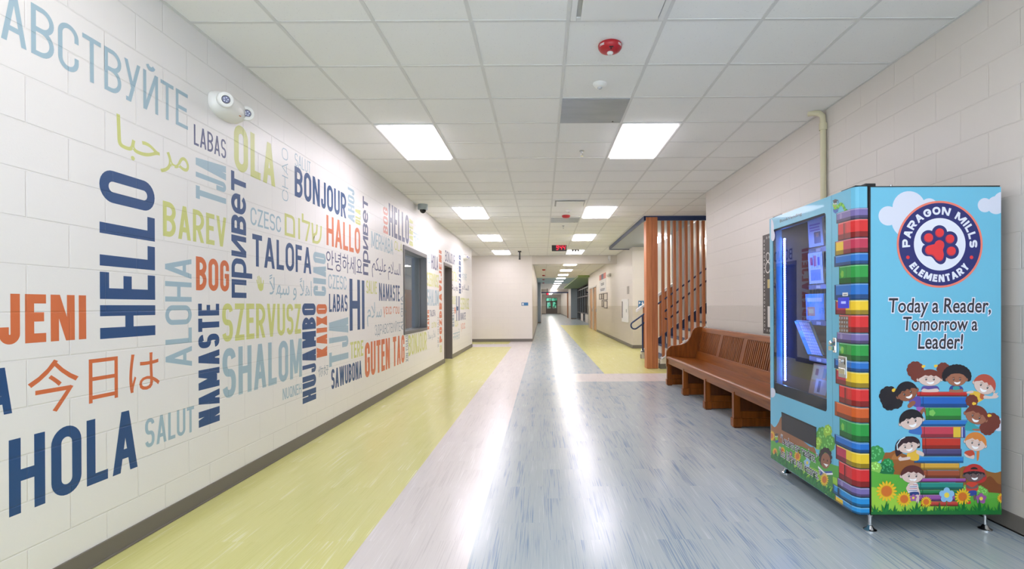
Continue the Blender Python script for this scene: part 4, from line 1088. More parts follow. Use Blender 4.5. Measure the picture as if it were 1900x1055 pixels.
# stairwell lights
t = thing('ceiling_light', (2.96, 13.6, 2.985), 'bright white light panel in the soffit over the stairs, seen between the slats', 'ceiling light')
b = MB(); b.box(2.80, 3.12, 12.9, 14.3, 2.972, 2.985, white_m); b.build('frame', t)
b = MB(); b.box(2.82, 3.10, 12.92, 14.28, 2.93, 2.972, M('stair_light_glow', emit=(255, 250, 244), strength=22)); b.build('diffuser', t, bevel=.004)
t = thing('stair_fill_lamp', (4.25, 12.62, 2.8), 'added long fill lamp on the stair wall, unseen up the stairs', 'lamp')  # added lamp out of view, brightens the dim stair wall
b = MB(); b.box(3.85, 4.65, 12.59, 12.619, 2.72, 2.90, white_m); b.build('back_plate', t)
b = MB(); b.box(3.87, 4.63, 12.52, 12.59, 2.74, 2.88, M('stair_fill_glow', emit=(255, 248, 240), strength=34)); b.build('shade', t, bevel=.006)
t = thing('ceiling_light', (4.6, 11.4, 4.6), 'stairwell ceiling light panel hidden above the stairs', 'ceiling light')
b = MB(); b.box(4.0, 5.2, 11.1, 11.7, 4.585, 4.6, white_m); b.build('frame', t)
b = MB(); b.box(4.03, 5.17, 11.13, 11.67, 4.578, 4.585, glow); b.build('diffuser', t)
# ------------------------------------------------------------------ the long wooden bench
oak_l = wood('bench_oak_long', (148, 82, 26), (102, 52, 12), (22, 1.6, 22), .34, coat=.0, spec=.3)
oak_v = wood('bench_oak_upright', (140, 76, 24), (96, 46, 10), (24, 24, 2.2), .34, coat=.0, spec=.3)
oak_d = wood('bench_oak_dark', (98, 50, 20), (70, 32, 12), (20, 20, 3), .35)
BY0, BY1 = 4.36, 8.29
t = thing('wooden_bench', (2.25, 6.3, 0), 'long varnished oak bench with slatted back along the right wall', 'bench')
def back_x(z): return 2.405 + (z - .42) * .24        # front face of the leaning back
# seat
b = MB(); b.prism([(1.955, BY0, .425), (1.955, BY0, .452), (1.965, BY0, .462), (1.985, BY0, .466), (2.20, BY0, .445), (2.43, BY0, .425), (2.43, BY0, .40), (2.0, BY0, .425)], (0, BY1 - BY0 - .05, 0), oak_l); b.build('seat', t, bevel=.003)
b = MB(); b.box(1.975, 2.0, BY0, BY1 - .05, .345, .424, oak_l); b.build('apron', t, bevel=.003)
# end panel by the stairs: scrolled outline
out = [(1.955, .30), (1.955, .505), (1.962, .545), (1.985, .59), (2.02, .618), (2.06, .628), (2.12, .632), (2.19, .642), (2.25, .668), (2.30, .71), (2.335, .765), (2.355, .82), (2.375, .87), (2.41, .905), (2.45, .922), (2.49, .925), (2.545, .92), (2.57, .905), (2.57, .30)]
b = MB(); b.prism([(x, BY1 - .05, z) for x, z in out], (0, .05, 0), oak_v); b.build('end_panel', t, bevel=.005)
b = MB(); b.prism([(x, BY0 - .05, z) for x, z in out], (0, .05, 0), oak_v); b.build('end_panel', t, bevel=.005)
# supports
feet = [8.265, 7.33, 6.345, 5.40, 4.40]
for y in feet:
    b = MB()
    b.box(1.966, 2.035, y - .03, y + .03, .10, .372, oak_v)
    b.box(2.40, 2.46, y - .03, y + .03, .10, .40, oak_v)
    b.box(2.035, 2.40, y - .022, y + .022, .10, .17, oak_v); b.box(2.035, 2.40, y - .022, y + .022, .335, .40, oak_v)
    b.box(2.035, 2.40, y - .010, y + .010, .17, .335, oak_d)
    s_ = b.build('support', t, bevel=.003)
    b = MB(); b.box(1.955, 2.048, y - .042, y + .042, .012, .10, oak_v); b.box(2.048, 2.47, y - .032, y + .032, .012, .10, oak_v); b.build('foot_block', s_, bevel=.006)
    b = MB(); b.box(1.97, 2.04, y - .035, y + .035, 0, .012, oak_d); b.box(2.40, 2.46, y - .03, y + .03, 0, .012, oak_d); b.build('glide', s_)
# back: rails, stiles, slat panels (leaning)
def slab(y0, y1, z0, z1, th, mat, off=0.0):
    x0, x1 = back_x(z0) + off, back_x(z1) + off
    return [(x0, y0, z0), (x1, y0, z1), (x1 + th, y0, z1 + .0), (x0 + th, y0, z0)], (0, y1 - y0, 0), mat
b = MB(); b.prism(*slab(BY0, BY1 - .05, .845, .915, .03, oak_l)); b.build('top_rail', t, bevel=.006)
b = MB(); b.prism(*slab(BY0, BY1 - .05, .415, .545, .03, oak_l)); b.build('bottom_rail', t, bevel=.003)
st = [8.10, 7.27, 6.42, 5.57, 4.72]
ys_b = [BY1 - .05] + st
for y in [8.19] + [7.27, 6.42, 5.57, 4.72] + [BY0 + .05]:
    b = MB(); b.prism(*slab(y - .05, y + .05, .545, .845, .03, oak_v)); b.build('stile', t, bevel=.003)
edges = [8.19, 7.27, 6.42, 5.57, 4.72, BY0 + .05]
for a_, c_ in zip(edges[:-1], edges[1:]):
    b = MB(); y1_, y0_ = a_ - .05, c_ + .05; n = max(3, int((y1_ - y0_) / .053)); stp = (y1_ - y0_) / n
    for i in range(n): b.prism(*slab(y0_ + stp * i + .012, y0_ + stp * (i + 1) - .012, .545, .845, .018, oak_v, .006))
    b.build('slat_panel', t)
b = MB(); b.prism(*slab(BY0, BY1 - .05, .43, .905, .006, oak_d, .032)); b.build('gap_shade_board', t)  # dark sheet added to stand for the shade in the slat gaps
# ------------------------------------------------------------------ the book vending machine
MY, MX0, MX1, MZ0, MZ1 = 2.89, 1.814, 2.541, .100, 1.922     # cabinet; its side panel faces the camera
DXF, DYF = 1.735, 3.975                                       # door front plane, far end of the door
PC = {}
def ink(c):
    c = tuple(c)
    if c not in PC: PC[c] = M('vinyl_print_%02x%02x%02x' % c, c, .28, coat=.15)
    return PC[c]
class Art(MB):
    """printed vinyl wrap: flat pieces in photo units on one plane of the machine, clipped to its edges"""
    def __init__(s, plane, clip=None, base=0.0006):
        MB.__init__(s); s.plane, s.clip, s.n, s.base = plane, clip, 0, base
    def pt(s, x, y, d):
        if s.plane == 'side': p = onY(x, y, MY); return (p.x, MY - d, p.z)
        p = onX(x, y, DXF); return (DXF - d, p.y, p.z)
    def p(s, pts, c):
        if s.clip:
            x0, y0, x1, y1 = s.clip
            for ax, lim, sg in ((0, x0, 1), (0, x1, -1), (1, y0, 1), (1, y1, -1)):
                o = []
                for i in range(len(pts)):
                    a, b_ = pts[i - 1], pts[i]; ia, ib = (a[ax] - lim) * sg >= 0, (b_[ax] - lim) * sg >= 0
                    if ia != ib:
                        t_ = (lim - a[ax]) / (b_[ax] - a[ax]); o.append((a[0] + (b_[0] - a[0]) * t_, a[1] + (b_[1] - a[1]) * t_))
                    if ib: o.append(b_)
                pts = o
                if len(pts) < 3: return s
        if s.plane == 'front' and s.clip:                         # keep the print above the door's lower edge
            q = [onX(x, y, DXF) for x, y in pts]; o = []
            for i in range(len(pts)):
                a, b_, za, zb = pts[i - 1], pts[i], q[i - 1].z - MZ0 - .002, q[i].z - MZ0 - .002
                if (za >= 0) != (zb >= 0):
                    t_ = za / (za - zb); o.append((a[0] + (b_[0] - a[0]) * t_, a[1] + (b_[1] - a[1]) * t_))
                if zb >= 0: o.append(b_)
            pts = o
            if len(pts) < 3: return s
        s.n += 1; d = s.base + s.n * 1.5e-6
        s.poly([s.pt(x, y, d) for x, y in pts], ink(c)); return s
    def e(s, cx, cy, rx, ry, c, rot=0, a0=0, a1=360, n=22):
        cr, sr = math.cos(math.radians(rot)), math.sin(math.radians(rot)); q = []
        m = n if a1 - a0 >= 360 else n + 1
        for i in range(m):
            a = math.radians(a0 + (a1 - a0) * i / n); u, v = rx * math.cos(a), ry * math.sin(a)
            q.append((cx + u * cr - v * sr, cy + u * sr + v * cr))
        return s.p(q, c)
    def line(s, pts, w, c):
        for q in ribbon(pts, w): s.p(q, c)
        return s
    def sm(s, pts, c, n=5):
        q = []; L = len(pts)
        for i in range(L):
            p0, p1, p2, p3 = pts[i - 1], pts[i], pts[(i + 1) % L], pts[(i + 2) % L]
            for k in range(n):
                t_ = k / n
                q.append(tuple(.5 * (2 * p1[j] + (p2[j] - p0[j]) * t_ + (2 * p0[j] - 5 * p1[j] + 4 * p2[j] - p3[j]) * t_ ** 2 + (3 * p1[j] - p0[j] - 3 * p2[j] + p3[j]) * t_ ** 3) for j in (0, 1)))
        return s.p(q, c)
    def text(s, body, x0, y0, x1, y1, layers, shear=0.0):
        """fit text ink box to x0..x1, y0 (top)..y1 (bottom); layers: (grow, colour) back to front"""
        vs, fs = font_mesh(body, .008, 3, shear); a, b_, c, d = bbox(vs)
        for g, col in layers:
            vs, fs = font_mesh(body, .008 + g, 3, shear)
            P = [(x0 + (u - a) / (b_ - a) * (x1 - x0), y1 - (v - c) / (d - c) * (y1 - y0)) for u, v in vs]
            s.n += 1; dd = s.base + s.n * 1.5e-6 + 1e-5
            for f, k_ in zip(fs, islands(len(vs), fs)): s.poly([s.pt(*P[i], dd + k_ * 4e-6) for i in f], ink(col))
            s.n += 16
        return s
SKY = (108, 186, 216); CLOUD = (212, 216, 232)
vm = thing('vending_machine', ((MX0 + MX1) / 2, (MY + DYF) / 2, 0), 'sky blue book vending machine with round paw emblem against the right wall', 'vending machine')
shell = M('cabinet_black', (26, 26, 28), .4); inner = M('cabinet_inside', (52, 56, 70), .35)
b = MB()
b.box(MX0, MX1, MY, MY + .025, MZ0, MZ1, shell); b.box(MX0, MX1, DYF - .025, DYF, MZ0, MZ1, shell)
b.box(MX1 - .02, MX1, MY + .025, DYF - .025, MZ0, MZ1, shell); b.box(MX0, MX1 - .02, MY + .025, DYF - .025, MZ1 - .02, MZ1, shell); b.box(MX0, MX1 - .02, MY + .025, DYF - .025, MZ0, MZ0 + .02, shell)
b.build('cabinet', vm)
b = MB(); b.box(MX0 + .002, MX1 - .03, DYF - .030, DYF - .026, .60, MZ1 - .03, inner); b.box(MX1 - .03, MX1 - .024, MY + .03, DYF - .03, .60, MZ1 - .03, inner)
b.box(MX0 + .002, MX1 - .03, MY + .026, MY + .03, .60, MZ1 - .03, inner); b.box(MX0 + .002, MX1 - .03, MY + .03, DYF - .03, .585, .60, inner); b.build('liner', vm)
# gasket between cabinet and door
b = MB(); b.box(1.805, MX0, MY + .004, MY + .03, MZ0 + .004, MZ1, shell); b.box(1.805, MX0, DYF - .03, DYF, MZ0 + .004, MZ1, shell); b.box(1.805, MX0, MY + .03, DYF - .03, MZ1 - .03, MZ1, shell); b.box(1.805, MX0, MY + .03, DYF - .03, MZ0, .60, shell); b.build('gasket', vm)
# door: skin pieces round the window and the delivery slot
GY0, GY1, GZ0, GZ1 = 3.186, 3.925, .610, 1.832
SY0, SY1, SZ0, SZ1 = 3.313, 3.782, .362, .486
dskin = ink(SKY); CH = .035
b = MB()
xo, xi = DXF, 1.805
def pr(y0, y1, z0, z1): b.box(xo, xi, y0, y1, z0, z1, dskin)
out = [(xo, GY0), (xo, MY + CH), (xo + .010, MY + .012), (xo + .024, MY), (xi, MY), (xi, GY0)]
b.prism([(x, y, MZ0) for x, y in out], (0, 0, MZ1 - MZ0), dskin)
pr(GY1, DYF, MZ0, MZ1); pr(GY0, GY1, GZ1, MZ1); pr(GY0, GY1, SZ1, GZ0); pr(GY0, GY1, MZ0, SZ0); pr(GY0, SY0, SZ0, SZ1); pr(SY1, GY1, SZ0, SZ1)
door = b.build('door', vm)
b = MB()
r = .022
for cy, cz, sy, sz in ((GY0, GZ0, 1, 1), (GY1, GZ0, -1, 1), (GY0, GZ1, 1, -1), (GY1, GZ1, -1, -1)):
    pts = [(xo + .0, cy, cz)] + [(xo + .0, cy + sy * (r - r * math.sin(math.radians(a))), cz + sz * (r - r * math.cos(math.radians(a)))) for a in (0, 18, 36, 54, 72, 90)]
    b.prism(pts, (.012, 0, 0), dskin)
b.box(xo + .006, xo + .02, GY0, GY0 + .012, GZ0, GZ1, black_m); b.box(xo + .006, xo + .02, GY1 - .012, GY1, GZ0, GZ1, black_m); b.box(xo + .006, xo + .02, GY0, GY1, GZ1 - .012, GZ1, black_m); b.box(xo + .006, xo + .02, GY0, GY1, GZ0, GZ0 + .075, black_m)
b.build('window_bezel', door)
b = MB(); b.box(xo + .003, xo + .006, GY0, GY1, GZ0, GZ1, glass_mat('vending_glass', (225, 230, 238))); b.build('window_glass', door)
b = MB(); b.box(xo - .004, xo + .018, SY0 - .004, SY1 + .004, SZ1 - .006, SZ1 + .003, shell); b.box(xo - .003, xo + .018, SY0 - .003, SY1 + .003, SZ0 - .003, SZ1, M('slot_flap', (44, 42, 46), .3)); b.box(xo + .018, xi, SY0, SY1, SZ0, SZ1, shell); b.build('delivery_slot', door)
b = MB(); b.box(xo - .0006, xo + .001, 3.121, 3.1235, MZ0, MZ1, M('panel_seam', (84, 150, 178), .4)); b.build('panel_seam', door)
# printed stack of books wrapping round the near edge of the door
bands = [(385.5, 405.5, 1553, 'p'), (406, 440, 1556, 'r'), (440.5, 468.5, 1550.5, 'yk'), (469, 490, 1549, 'b'), (490.5, 525, 1558, 'g'), (525.5, 555.5, 1549.5, 'b'), (556.5, 584, 1551, 'ky'),
         (584.5, 617.5, 1558, 'r'), (618.5, 638, 1554, 'p'), (638.5, 670, 1558, 'g'), (671, 690, 1549, 'b'), (691, 720, 1551.5, 'ky'), (721, 755, 1558, 'r'), (756, 784, 1550, 'o'), (785, 820, 1559, 'g'),
         (821, 840, 1549.7, 'b'), (840.5, 869, 1552, 'ky'), (869.5, 904, 1557.5, 'r'), (904.5, 922, 1555, 'p'), (922.5, 940.5, 1546.5, 'l'), (941, 954.5, 1550, 'yl')]
BC = dict(p=(118, 104, 164), r=(212, 44, 46), y=(234, 196, 44), k=(188, 52, 82), b=(36, 112, 196), g=(40, 152, 66), o=(206, 92, 36), l=(34, 140, 208))
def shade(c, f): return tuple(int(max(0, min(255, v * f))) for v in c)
b = MB(); LY = [0]
def band(y0, z0, z1, c, ystop=None):
    """strip from depth y0 on the door front, round the bevel, to the door edge"""
    LY[0] += 1; d = .0036 + LY[0] * 3e-6
    path = [(xo - d, y0), (xo - d, MY + CH - .001), (xo + .010 - d * .8, MY + .012 - d * .6), (xo + .024 - d * .3, MY - d), (xi, MY - d)]
    if ystop is not None: path = [(xo - d, y0), (xo - d, ystop)]
    for (xa, ya), (xb, yb) in zip(path[:-1], path[1:]): b.poly([(xa, ya, z0), (xb, yb, z0), (xb, yb, z1), (xa, ya, z1)], ink(c))
def zfront(y): return H - (y - VY + R * 598) * MY / F
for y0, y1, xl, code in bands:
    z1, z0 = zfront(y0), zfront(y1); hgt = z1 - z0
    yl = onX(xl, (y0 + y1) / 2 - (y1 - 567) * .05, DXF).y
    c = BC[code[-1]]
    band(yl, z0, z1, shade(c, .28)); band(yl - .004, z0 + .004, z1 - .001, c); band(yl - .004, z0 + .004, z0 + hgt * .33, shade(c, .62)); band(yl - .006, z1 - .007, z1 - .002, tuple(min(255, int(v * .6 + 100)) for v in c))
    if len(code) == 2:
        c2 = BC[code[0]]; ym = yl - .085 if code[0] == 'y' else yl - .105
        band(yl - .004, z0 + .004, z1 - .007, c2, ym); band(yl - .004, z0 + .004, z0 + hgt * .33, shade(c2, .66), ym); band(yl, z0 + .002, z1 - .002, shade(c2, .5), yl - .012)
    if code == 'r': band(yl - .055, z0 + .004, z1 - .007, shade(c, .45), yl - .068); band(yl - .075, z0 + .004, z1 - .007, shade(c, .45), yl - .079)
    if code == 'g':
        band(yl - .07, z0 + .004, z1 - .007, shade(c, .55), yl - .073)
        LY[0] += 1; d = .0036 + LY[0] * 3e-6; yc2 = yl - .032; zc2 = z0 + hgt * .56
        b.poly([(xo - d, yc2 + .017 * math.cos(2 * PI * k / 5), zc2 + .024 * math.sin(2 * PI * k / 5)) for k in range(5)], ink((126, 190, 74)))
    if code in 'bl': band(yl - .002, z0 + .003, z1 - .003, shade(c, .6), yl - .016)
    if code == 'l': band(yl - .05, z0 + .003, z1 - .004, shade(c, .4), yl - .072); band(yl - .08, z0 + .003, z1 - .004, shade(c, .4), yl - .084)
    if code == 'o': band(yl - .002, z0 + .003, z1 - .003, shade(c, .8), yl - .022)
    if code == 'p':
        LY[0] += 1; d = .0036 + LY[0] * 3e-6
        b.poly([(xo - d, yl - .045 + .012 * math.cos(2 * PI * k / 10), z0 + hgt * .62 + .018 * math.sin(2 * PI * k / 10)) for k in range(10)], ink((150, 138, 184)))
b.build('printed_book_stack', door, fix=False)
# printed meadow, bookworms, boy and quotes on the door front
def grass(A, x0, x1, y, h, seed, step=9):
    rr = random.Random(seed); x = x0
    while x < x1:
        for k in range(5):
            a = (k - 2) * .42 + rr.uniform(-.15, .15); L = h * (1 - abs(k - 2) * .16) * rr.uniform(.8, 1.1); w = h * .13
            tx, ty = x + math.sin(a) * L, y - math.cos(a) * L
            A.p([(x - w, y), (x + math.sin(a) * L * .5 - w * .7, y - math.cos(a) * L * .55), (tx, ty), (x + math.sin(a) * L * .5 + w * .7, y - math.cos(a) * L * .5), (x + w, y)], (30, 128, 52) if k % 2 else (22, 104, 48))
        x += step * rr.uniform(.8, 1.3)
def sunflower(A, x, y, r, k=1.0):
    for q in range(16):
        a = 2 * PI * q / 16; A.sm([(x + math.cos(a - .2) * r * .45 * k, y + math.sin(a - .2) * r * .45), (x + math.cos(a - .14) * r * .8 * k, y + math.sin(a - .14) * r * .8), (x + math.cos(a) * r * k, y + math.sin(a) * r), (x + math.cos(a + .14) * r * .8 * k, y + math.sin(a + .14) * r * .8), (x + math.cos(a + .2) * r * .45 * k, y + math.sin(a + .2) * r * .45)], (236, 190, 40), 2)
    A.e(x, y, r * .55 * k, r * .55, (214, 150, 30)); A.e(x, y, r * .48 * k, r * .48, (212, 112, 42))
def flower(A, x, y, r, pc, k=1.0):
    for q in range(5):
        a = 2 * PI * q / 5 - PI / 2; A.e(x + math.cos(a) * r * .58 * k, y + math.sin(a) * r * .58, r * .40 * k, r * .40, pc, n=14)
    A.e(x, y, r * .33 * k, r * .33, (238, 214, 84), n=14)
def bush(A, x, y, r, c, k=1.0):
    for q in range(9):
        a = 2 * PI * q / 9; A.e(x + math.cos(a) * r * .66 * k, y + math.sin(a) * r * .66, r * .36 * k, r * .36, c, n=12)
    A.e(x, y, r * .75 * k, r * .75, c, n=16)
    for q in range(7): A.e(x + math.cos(q * 2.4) * r * .45 * k, y - r * .25 + math.sin(q * 2.4) * r * .4, r * .14 * k, r * .14, tuple(min(255, v + 46) for v in c), n=8)
A = Art('front', (1430.5, 340, 1580, 955))
g1, g2, br_, dg_ = (84, 166, 62), (150, 200, 62), (150, 96, 56), (24, 124, 50)
A.e(1433, 728, 6, 9, CLOUD); A.e(1431, 424, 5, 18, CLOUD); A.e(1434, 437, 4, 10, CLOUD)
A.sm([(1425, 785), (1437, 792), (1444, 784), (1451, 772), (1462, 790), (1500, 826), (1512, 832), (1512, 870), (1425, 850)], br_)
for x, y, r in ((1525, 808, 17), (1536, 800, 13), (1518, 822, 12), (1540, 822, 16), (1530, 835, 16)): bush(A, x, y, r, (86, 160, 58) if r > 14 else (150, 194, 62), .62)
A.sm([(1425, 818), (1450, 822), (1480, 826), (1500, 834), (1530, 852), (1547, 862), (1590, 880), (1590, 955), (1425, 860)], g1)
A.sm([(1425, 842), (1455, 846), (1495, 862), (1546, 884), (1590, 905), (1590, 955), (1425, 860)], g2)
for x, y, r in ((1438, 838, 8), (1432, 808, 10), (1452, 836, 8), (1480, 846, 11), (1438, 849, 9)): sunflower(A, x, y, r, .6)
flower(A, 1498, 858, 10, (148, 192, 226), .6); flower(A, 1467, 842, 6, (150, 84, 150), .6)
for i, x in enumerate(range(1433, 1590, 7)):
    yb_ = 850 + (x - 1432) * .655
    grass(A, x, x + 2, yb_, 17 + (i % 3) * 5, i, 99)
def worm(A, x, y, s, full=True):
    gr, dkg = (128, 206, 52), (84, 160, 40)
    if full:
        for k in range(9):
            t_ = k / 8; A.e(x + s * (.5 + 1.75 * t_), y + s * (.35 - .95 * math.sin(PI * min(1, t_ * 1.15)) + .55 * t_), s * .26, s * .34, gr if k % 2 else dkg, n=12)
    for k in range(4): A.e(x + s * .06 * k, y + s * (.28 * k), s * .34, s * .36, gr if k % 2 == 0 else dkg, n=14)
    A.e(x, y - s * .25, s * .46, s * .62, gr); 
    for sg in (-.2, .2): A.e(x + s * sg, y - s * .42, s * .19, s * .27, (40, 40, 46), n=12); A.e(x + s * sg, y - s * .42, s * .15, s * .22, (240, 244, 246), n=12); A.e(x + s * sg, y - s * .36, s * .06, s * .1, (20, 20, 24), n=8)
    A.e(x, y + s * .08, s * .24, s * .16, (222, 70, 44), 0, 0, 180, 10)
    A.p([(x - s * .55, y - s * .95), (x + s * .05, y - s * 1.35), (x + s * .7, y - s * 1.15), (x + s * .1, y - s * .78)], (84, 74, 76)); A.p([(x - s * .3, y - s * .85), (x + s * .38, y - s * .95), (x + s * .36, y - s * .62), (x - s * .28, y - s * .56)], (66, 58, 62))
    A.line([(x + s * .62, y - s * 1.13), (x + s * .7, y - s * .6)], s * .08, (66, 58, 62))
    A.p([(x - s * .35, y + s * .55), (x + s * .1, y + s * .8), (x + s * .5, y + s * .4), (x + s * .62, y + s * 1.0), (x + s * .12, y + s * 1.5), (x - s * .3, y + s * 1.15)], (52, 96, 178))
worm(A, 1549.5, 382, 9.5); worm(A, 1440.7, 812, 6.5, False)
def fkid(A, x, y, s):
    sk, hr = (150, 96, 70), (40, 28, 28)
    for q in range(11): A.e(x + s * (.02 + .62 * math.cos(2 * PI * q / 11)), y - s * .35 + s * 1.0 * math.sin(2 * PI * q / 11), s * .3, s * .36, hr, n=10)
    A.e(x + s * .05, y + s * .1, s * .62, s * 1.05, sk)
    for dx in (-.2, .28): A.e(x + s * dx, y + s * (.0 + dx * .3), s * .07, s * .14, (30, 20, 20), n=8)
    A.p([(x - s * .25, y + s * .42), (x + s * .42, y + s * .62), (x + s * .15, y + s * .92)], (245, 245, 245))
    A.p([(x - s * .9, y + s * .95), (x - s * .1, y + s * 1.5), (x + s * .9, y + s * 1.45), (x + s * .9, y + s * 2.6), (x - s * .7, y + s * 2.0)], (70, 90, 170))
    A.p([(x - s * .95, y + s * .75), (x + s * .05, y + s * 1.75), (x + s * 1.0, y + s * 1.7), (x + s * 1.0, y + s * 1.95), (x + s * .05, y + s * 2.0), (x - s * .95, y + s * 1.05)], (236, 236, 240))
    A.p([(x + s * .05, y + s * 2.0), (x + s * 1.0, y + s * 1.95), (x + s * 1.0, y + s * 3.6), (x + s * .1, y + s * 3.3)], (74, 140, 62))
fkid(A, 1531.5, 853, 14); sunflower(A, 1530, 889, 13, .62)
A.build('printed_meadow', door, fix=False)
A = Art('front', None, .0036); WH, BK = (236, 236, 246), (38, 36, 44)
def slant(body, xl, xr, yt, yb, slope, lay):
    """one line of lettering in the plane of the door, given by its left end in the photo"""
    a, c = onX(xl, yt, DXF), onX(xr, yt, DXF); z1, z0 = a.z, onX(xl, yb, DXF).z
    vs, fs = font_mesh(body, .008); x0, x1, y0, y1 = bbox(vs)
    for g, col in lay:
        vs, fs = font_mesh(body, .008 + g); A.n += 1; d = A.base + A.n * 2e-5
        P = [(DXF - d, a.y + (u - x0) / (x1 - x0) * (c.y - a.y), z0 + (v - y0) / (y1 - y0) * (z1 - z0)) for u, v in vs]
        for f, k_ in zip(fs, islands(len(vs), fs)): A.poly([(P[i][0] - k_ * 4e-6, P[i][1], P[i][2]) for i in f], ink(col))
        A.n += 6
slant('“Leaders are readers.”', 1449.5, 1518, 805, 821, 0, ((.045, WH), (.004, BK)))
slant('“Los líderes son lectores.”', 1446.5, 1523, 828, 843.5, 0, ((.045, WH), (.004, BK)))
A.build('quote_lettering', door, fix=False)
A = Art('front', None, .0012)
slant('BookVending', 1447.4, 1488, 407.5, 414.5, 0, ((.0, (70, 84, 96)),))
A.build('title_lettering', door, fix=False)
# controls
def fy(px, py=600): return onX(px, py, DXF).y
b = MB(); zt2, zb2 = onX(1567, 551.5, DXF).z, onX(1567, 571.5, DXF).z
b.box(xo - .006, xo, fy(1577), fy(1556.5), zb2, zt2, M('screen_blue', (44, 52, 150), .2, emit=(52, 62, 210), strength=.55)); s_ = b.build('display', door, bevel=.002)
b = MB(); b.box(xo - .0068, xo - .006, fy(1571.5), fy(1563), zb2 + .026, zb2 + .040, M('screen_text', (150, 160, 230), .3, emit=(150, 160, 240), strength=.6)); b.build('display_text', s_)
b = MB(); z1_, z0_ = onX(1569, 542.5, DXF).z, onX(1569, 549, DXF).z
b.box(xo - .004, xo, fy(1574.7), fy(1564.7), z0_, z1_, whiteplastic); b.box(xo - .0045, xo - .004, fy(1573), fy(1566.5), z0_ + .006, z1_ - .010, M('label_ink', (60, 60, 64), .5)); b.build('price_label', door)
b = MB(); z1_, z0_ = onX(1566, 586, DXF).z, onX(1566, 616.5, DXF).z; ky0, ky1 = fy(1575.5), fy(1558)
b.box(xo - .004, xo, ky0, ky1, z0_, z1_, M('keypad_bronze', (150, 124, 112), .3, metal=.6)); kp = b.build('keypad', door, bevel=.001)
for r_ in range(4):
    for c_ in range(4):
        b = MB(); y_ = ky1 - (c_ + .5) * (ky1 - ky0) / 4; z_ = z1_ - (r_ + .5) * (z1_ - z0_) / 4
        b.box(xo - .0085, xo - .004, y_ - .0042, y_ + .0042, z_ - .0062, z_ + .0062, steel); b.build('key', kp, bevel=.001)
b = MB(); z1_, z0_ = onX(1564.5, 660.5, DXF).z, onX(1564.5, 700, DXF).z; cy0, cy1 = fy(1572.3, 680), fy(1557.3, 680)
b.box(xo - .007, xo, cy0, cy1, z0_, z1_, M('coin_plate', (196, 198, 202), .28, metal=.9)); cp = b.build('coin_plate', door, bevel=.003)
b = MB(); b.lathe((xo - .007, cy0 + (cy1 - cy0) * .62, z1_ - .028), [(.013, 0), (.013, -.008), (.009, -.011), (0, -.011)], chrome, axis='X', n=20); b.build('return_knob', cp, smooth=True)
b = MB(); b.box(xo - .0085, xo - .007, cy0 + .012, cy0 + .017, z1_ - .045, z1_ - .012, shell); b.build('coin_slot', cp)
b = MB(); b.box(xo - .010, xo - .007, cy0 + .008, cy1 - .008, z0_ + .02, z0_ + .055, chrome); b.build('coin_return', cp, bevel=.002)
ty, tz = fy(1551, 640), onX(1551, 640, DXF).z
b = MB(); b.box(xo - .012, xo, ty - .016, ty + .016, tz - .045, tz + .045, chrome); lk = b.build('lock_handle', door, bevel=.004)
b = MB(); b.lathe((xo - .012, ty, tz + .012), [(.014, 0), (.014, -.022), (.010, -.026), (0, -.026)], chrome, axis='X', n=20); b.box(xo - .034, xo - .012, ty - .008, ty + .02, tz - .03, tz - .006, chrome); b.build('lock_cylinder', lk, smooth=False)
# LED strip inside
b = MB(); b.box(1.816, 1.830, DYF - .050, DYF - .031, .69, 1.765, M('led_tape', (30, 50, 130), .4)); ls = b.build('led_strip', vm)
b = MB(); dots = M('led_dots', (120, 150, 255), .3, emit=(110, 146, 255), strength=90); z = .70
while z < 1.757:
    b.box(1.8185, 1.8275, DYF - .060, DYF - .050, z, z + .0105, dots); z += .0165
b.build('led_dots', ls)
o = bpy.data.objects[ 'led_dots']; o['kind'] = 'stuff'
# shelves
SXF = 2.02
for zs_ in (1.68, 1.41, 1.146, .877):
    b = MB(); b.box(SXF, 2.46, MY + .035, DYF - .035, zs_ - .012, zs_, M('shelf_grey', (70, 74, 84), .35)); sh = b.build('shelf', vm)
    b = MB(); b.box(SXF - .006, SXF, MY + .035, DYF - .035, zs_ - .03, zs_ + .006, M('shelf_lip', (190, 200, 220), .25, metal=.5))
    for yy in (3.30, 3.55, 3.80): b.box(SXF - .0075, SXF - .006, yy - .03, yy + .03, zs_ - .024, zs_ - .002, whiteplastic)
    b.build('shelf_lip', sh)
    for yy in (3.50, 3.775):
        b = MB(); pth = [(SXF + .01 + .0011 * k, yy + .055 * math.cos(k * .5), zs_ + .062 + .055 * math.sin(k * .5)) for k in range(150)]
        b.tube(pth, .0022, chrome, 5); b.build('coil', sh)
# levelling feet
for x, y in ((1.832, 2.925), (2.478, 2.925), (1.832, 3.93), (2.478, 3.93)):
    b = MB(); b.lathe((x, y, 0), [(.034, 0), (.034, .006), (.020, .014), (.012, .028), (.009, .03), (.009, MZ0)], chrome, n=20); b.lathe((x, y, MZ0 - .018), [(.013, 0), (.013, .012)], chrome, n=6); b.build('levelling_foot', vm, smooth=True)
b = MB(); b.box(1.75, 1.80, MY + .02, MY + .16, MZ1, MZ1 + .012, black_m); b.box(1.80, 1.86, MY + .01, MY + .06, MZ1, MZ1 + .02, black_m); b.build('hinge', vm, bevel=.004)
b = MB(); b.box(1.75, 1.80, DYF - .16, DYF - .02, MZ1, MZ1 + .012, black_m); b.build('hinge', vm, bevel=.004)
b = MB(); b.lathe((1.95, MY + .02, MZ1), [(.008, 0), (.008, .012), (0, .014)], chrome, n=10); b.build('bolt', vm)
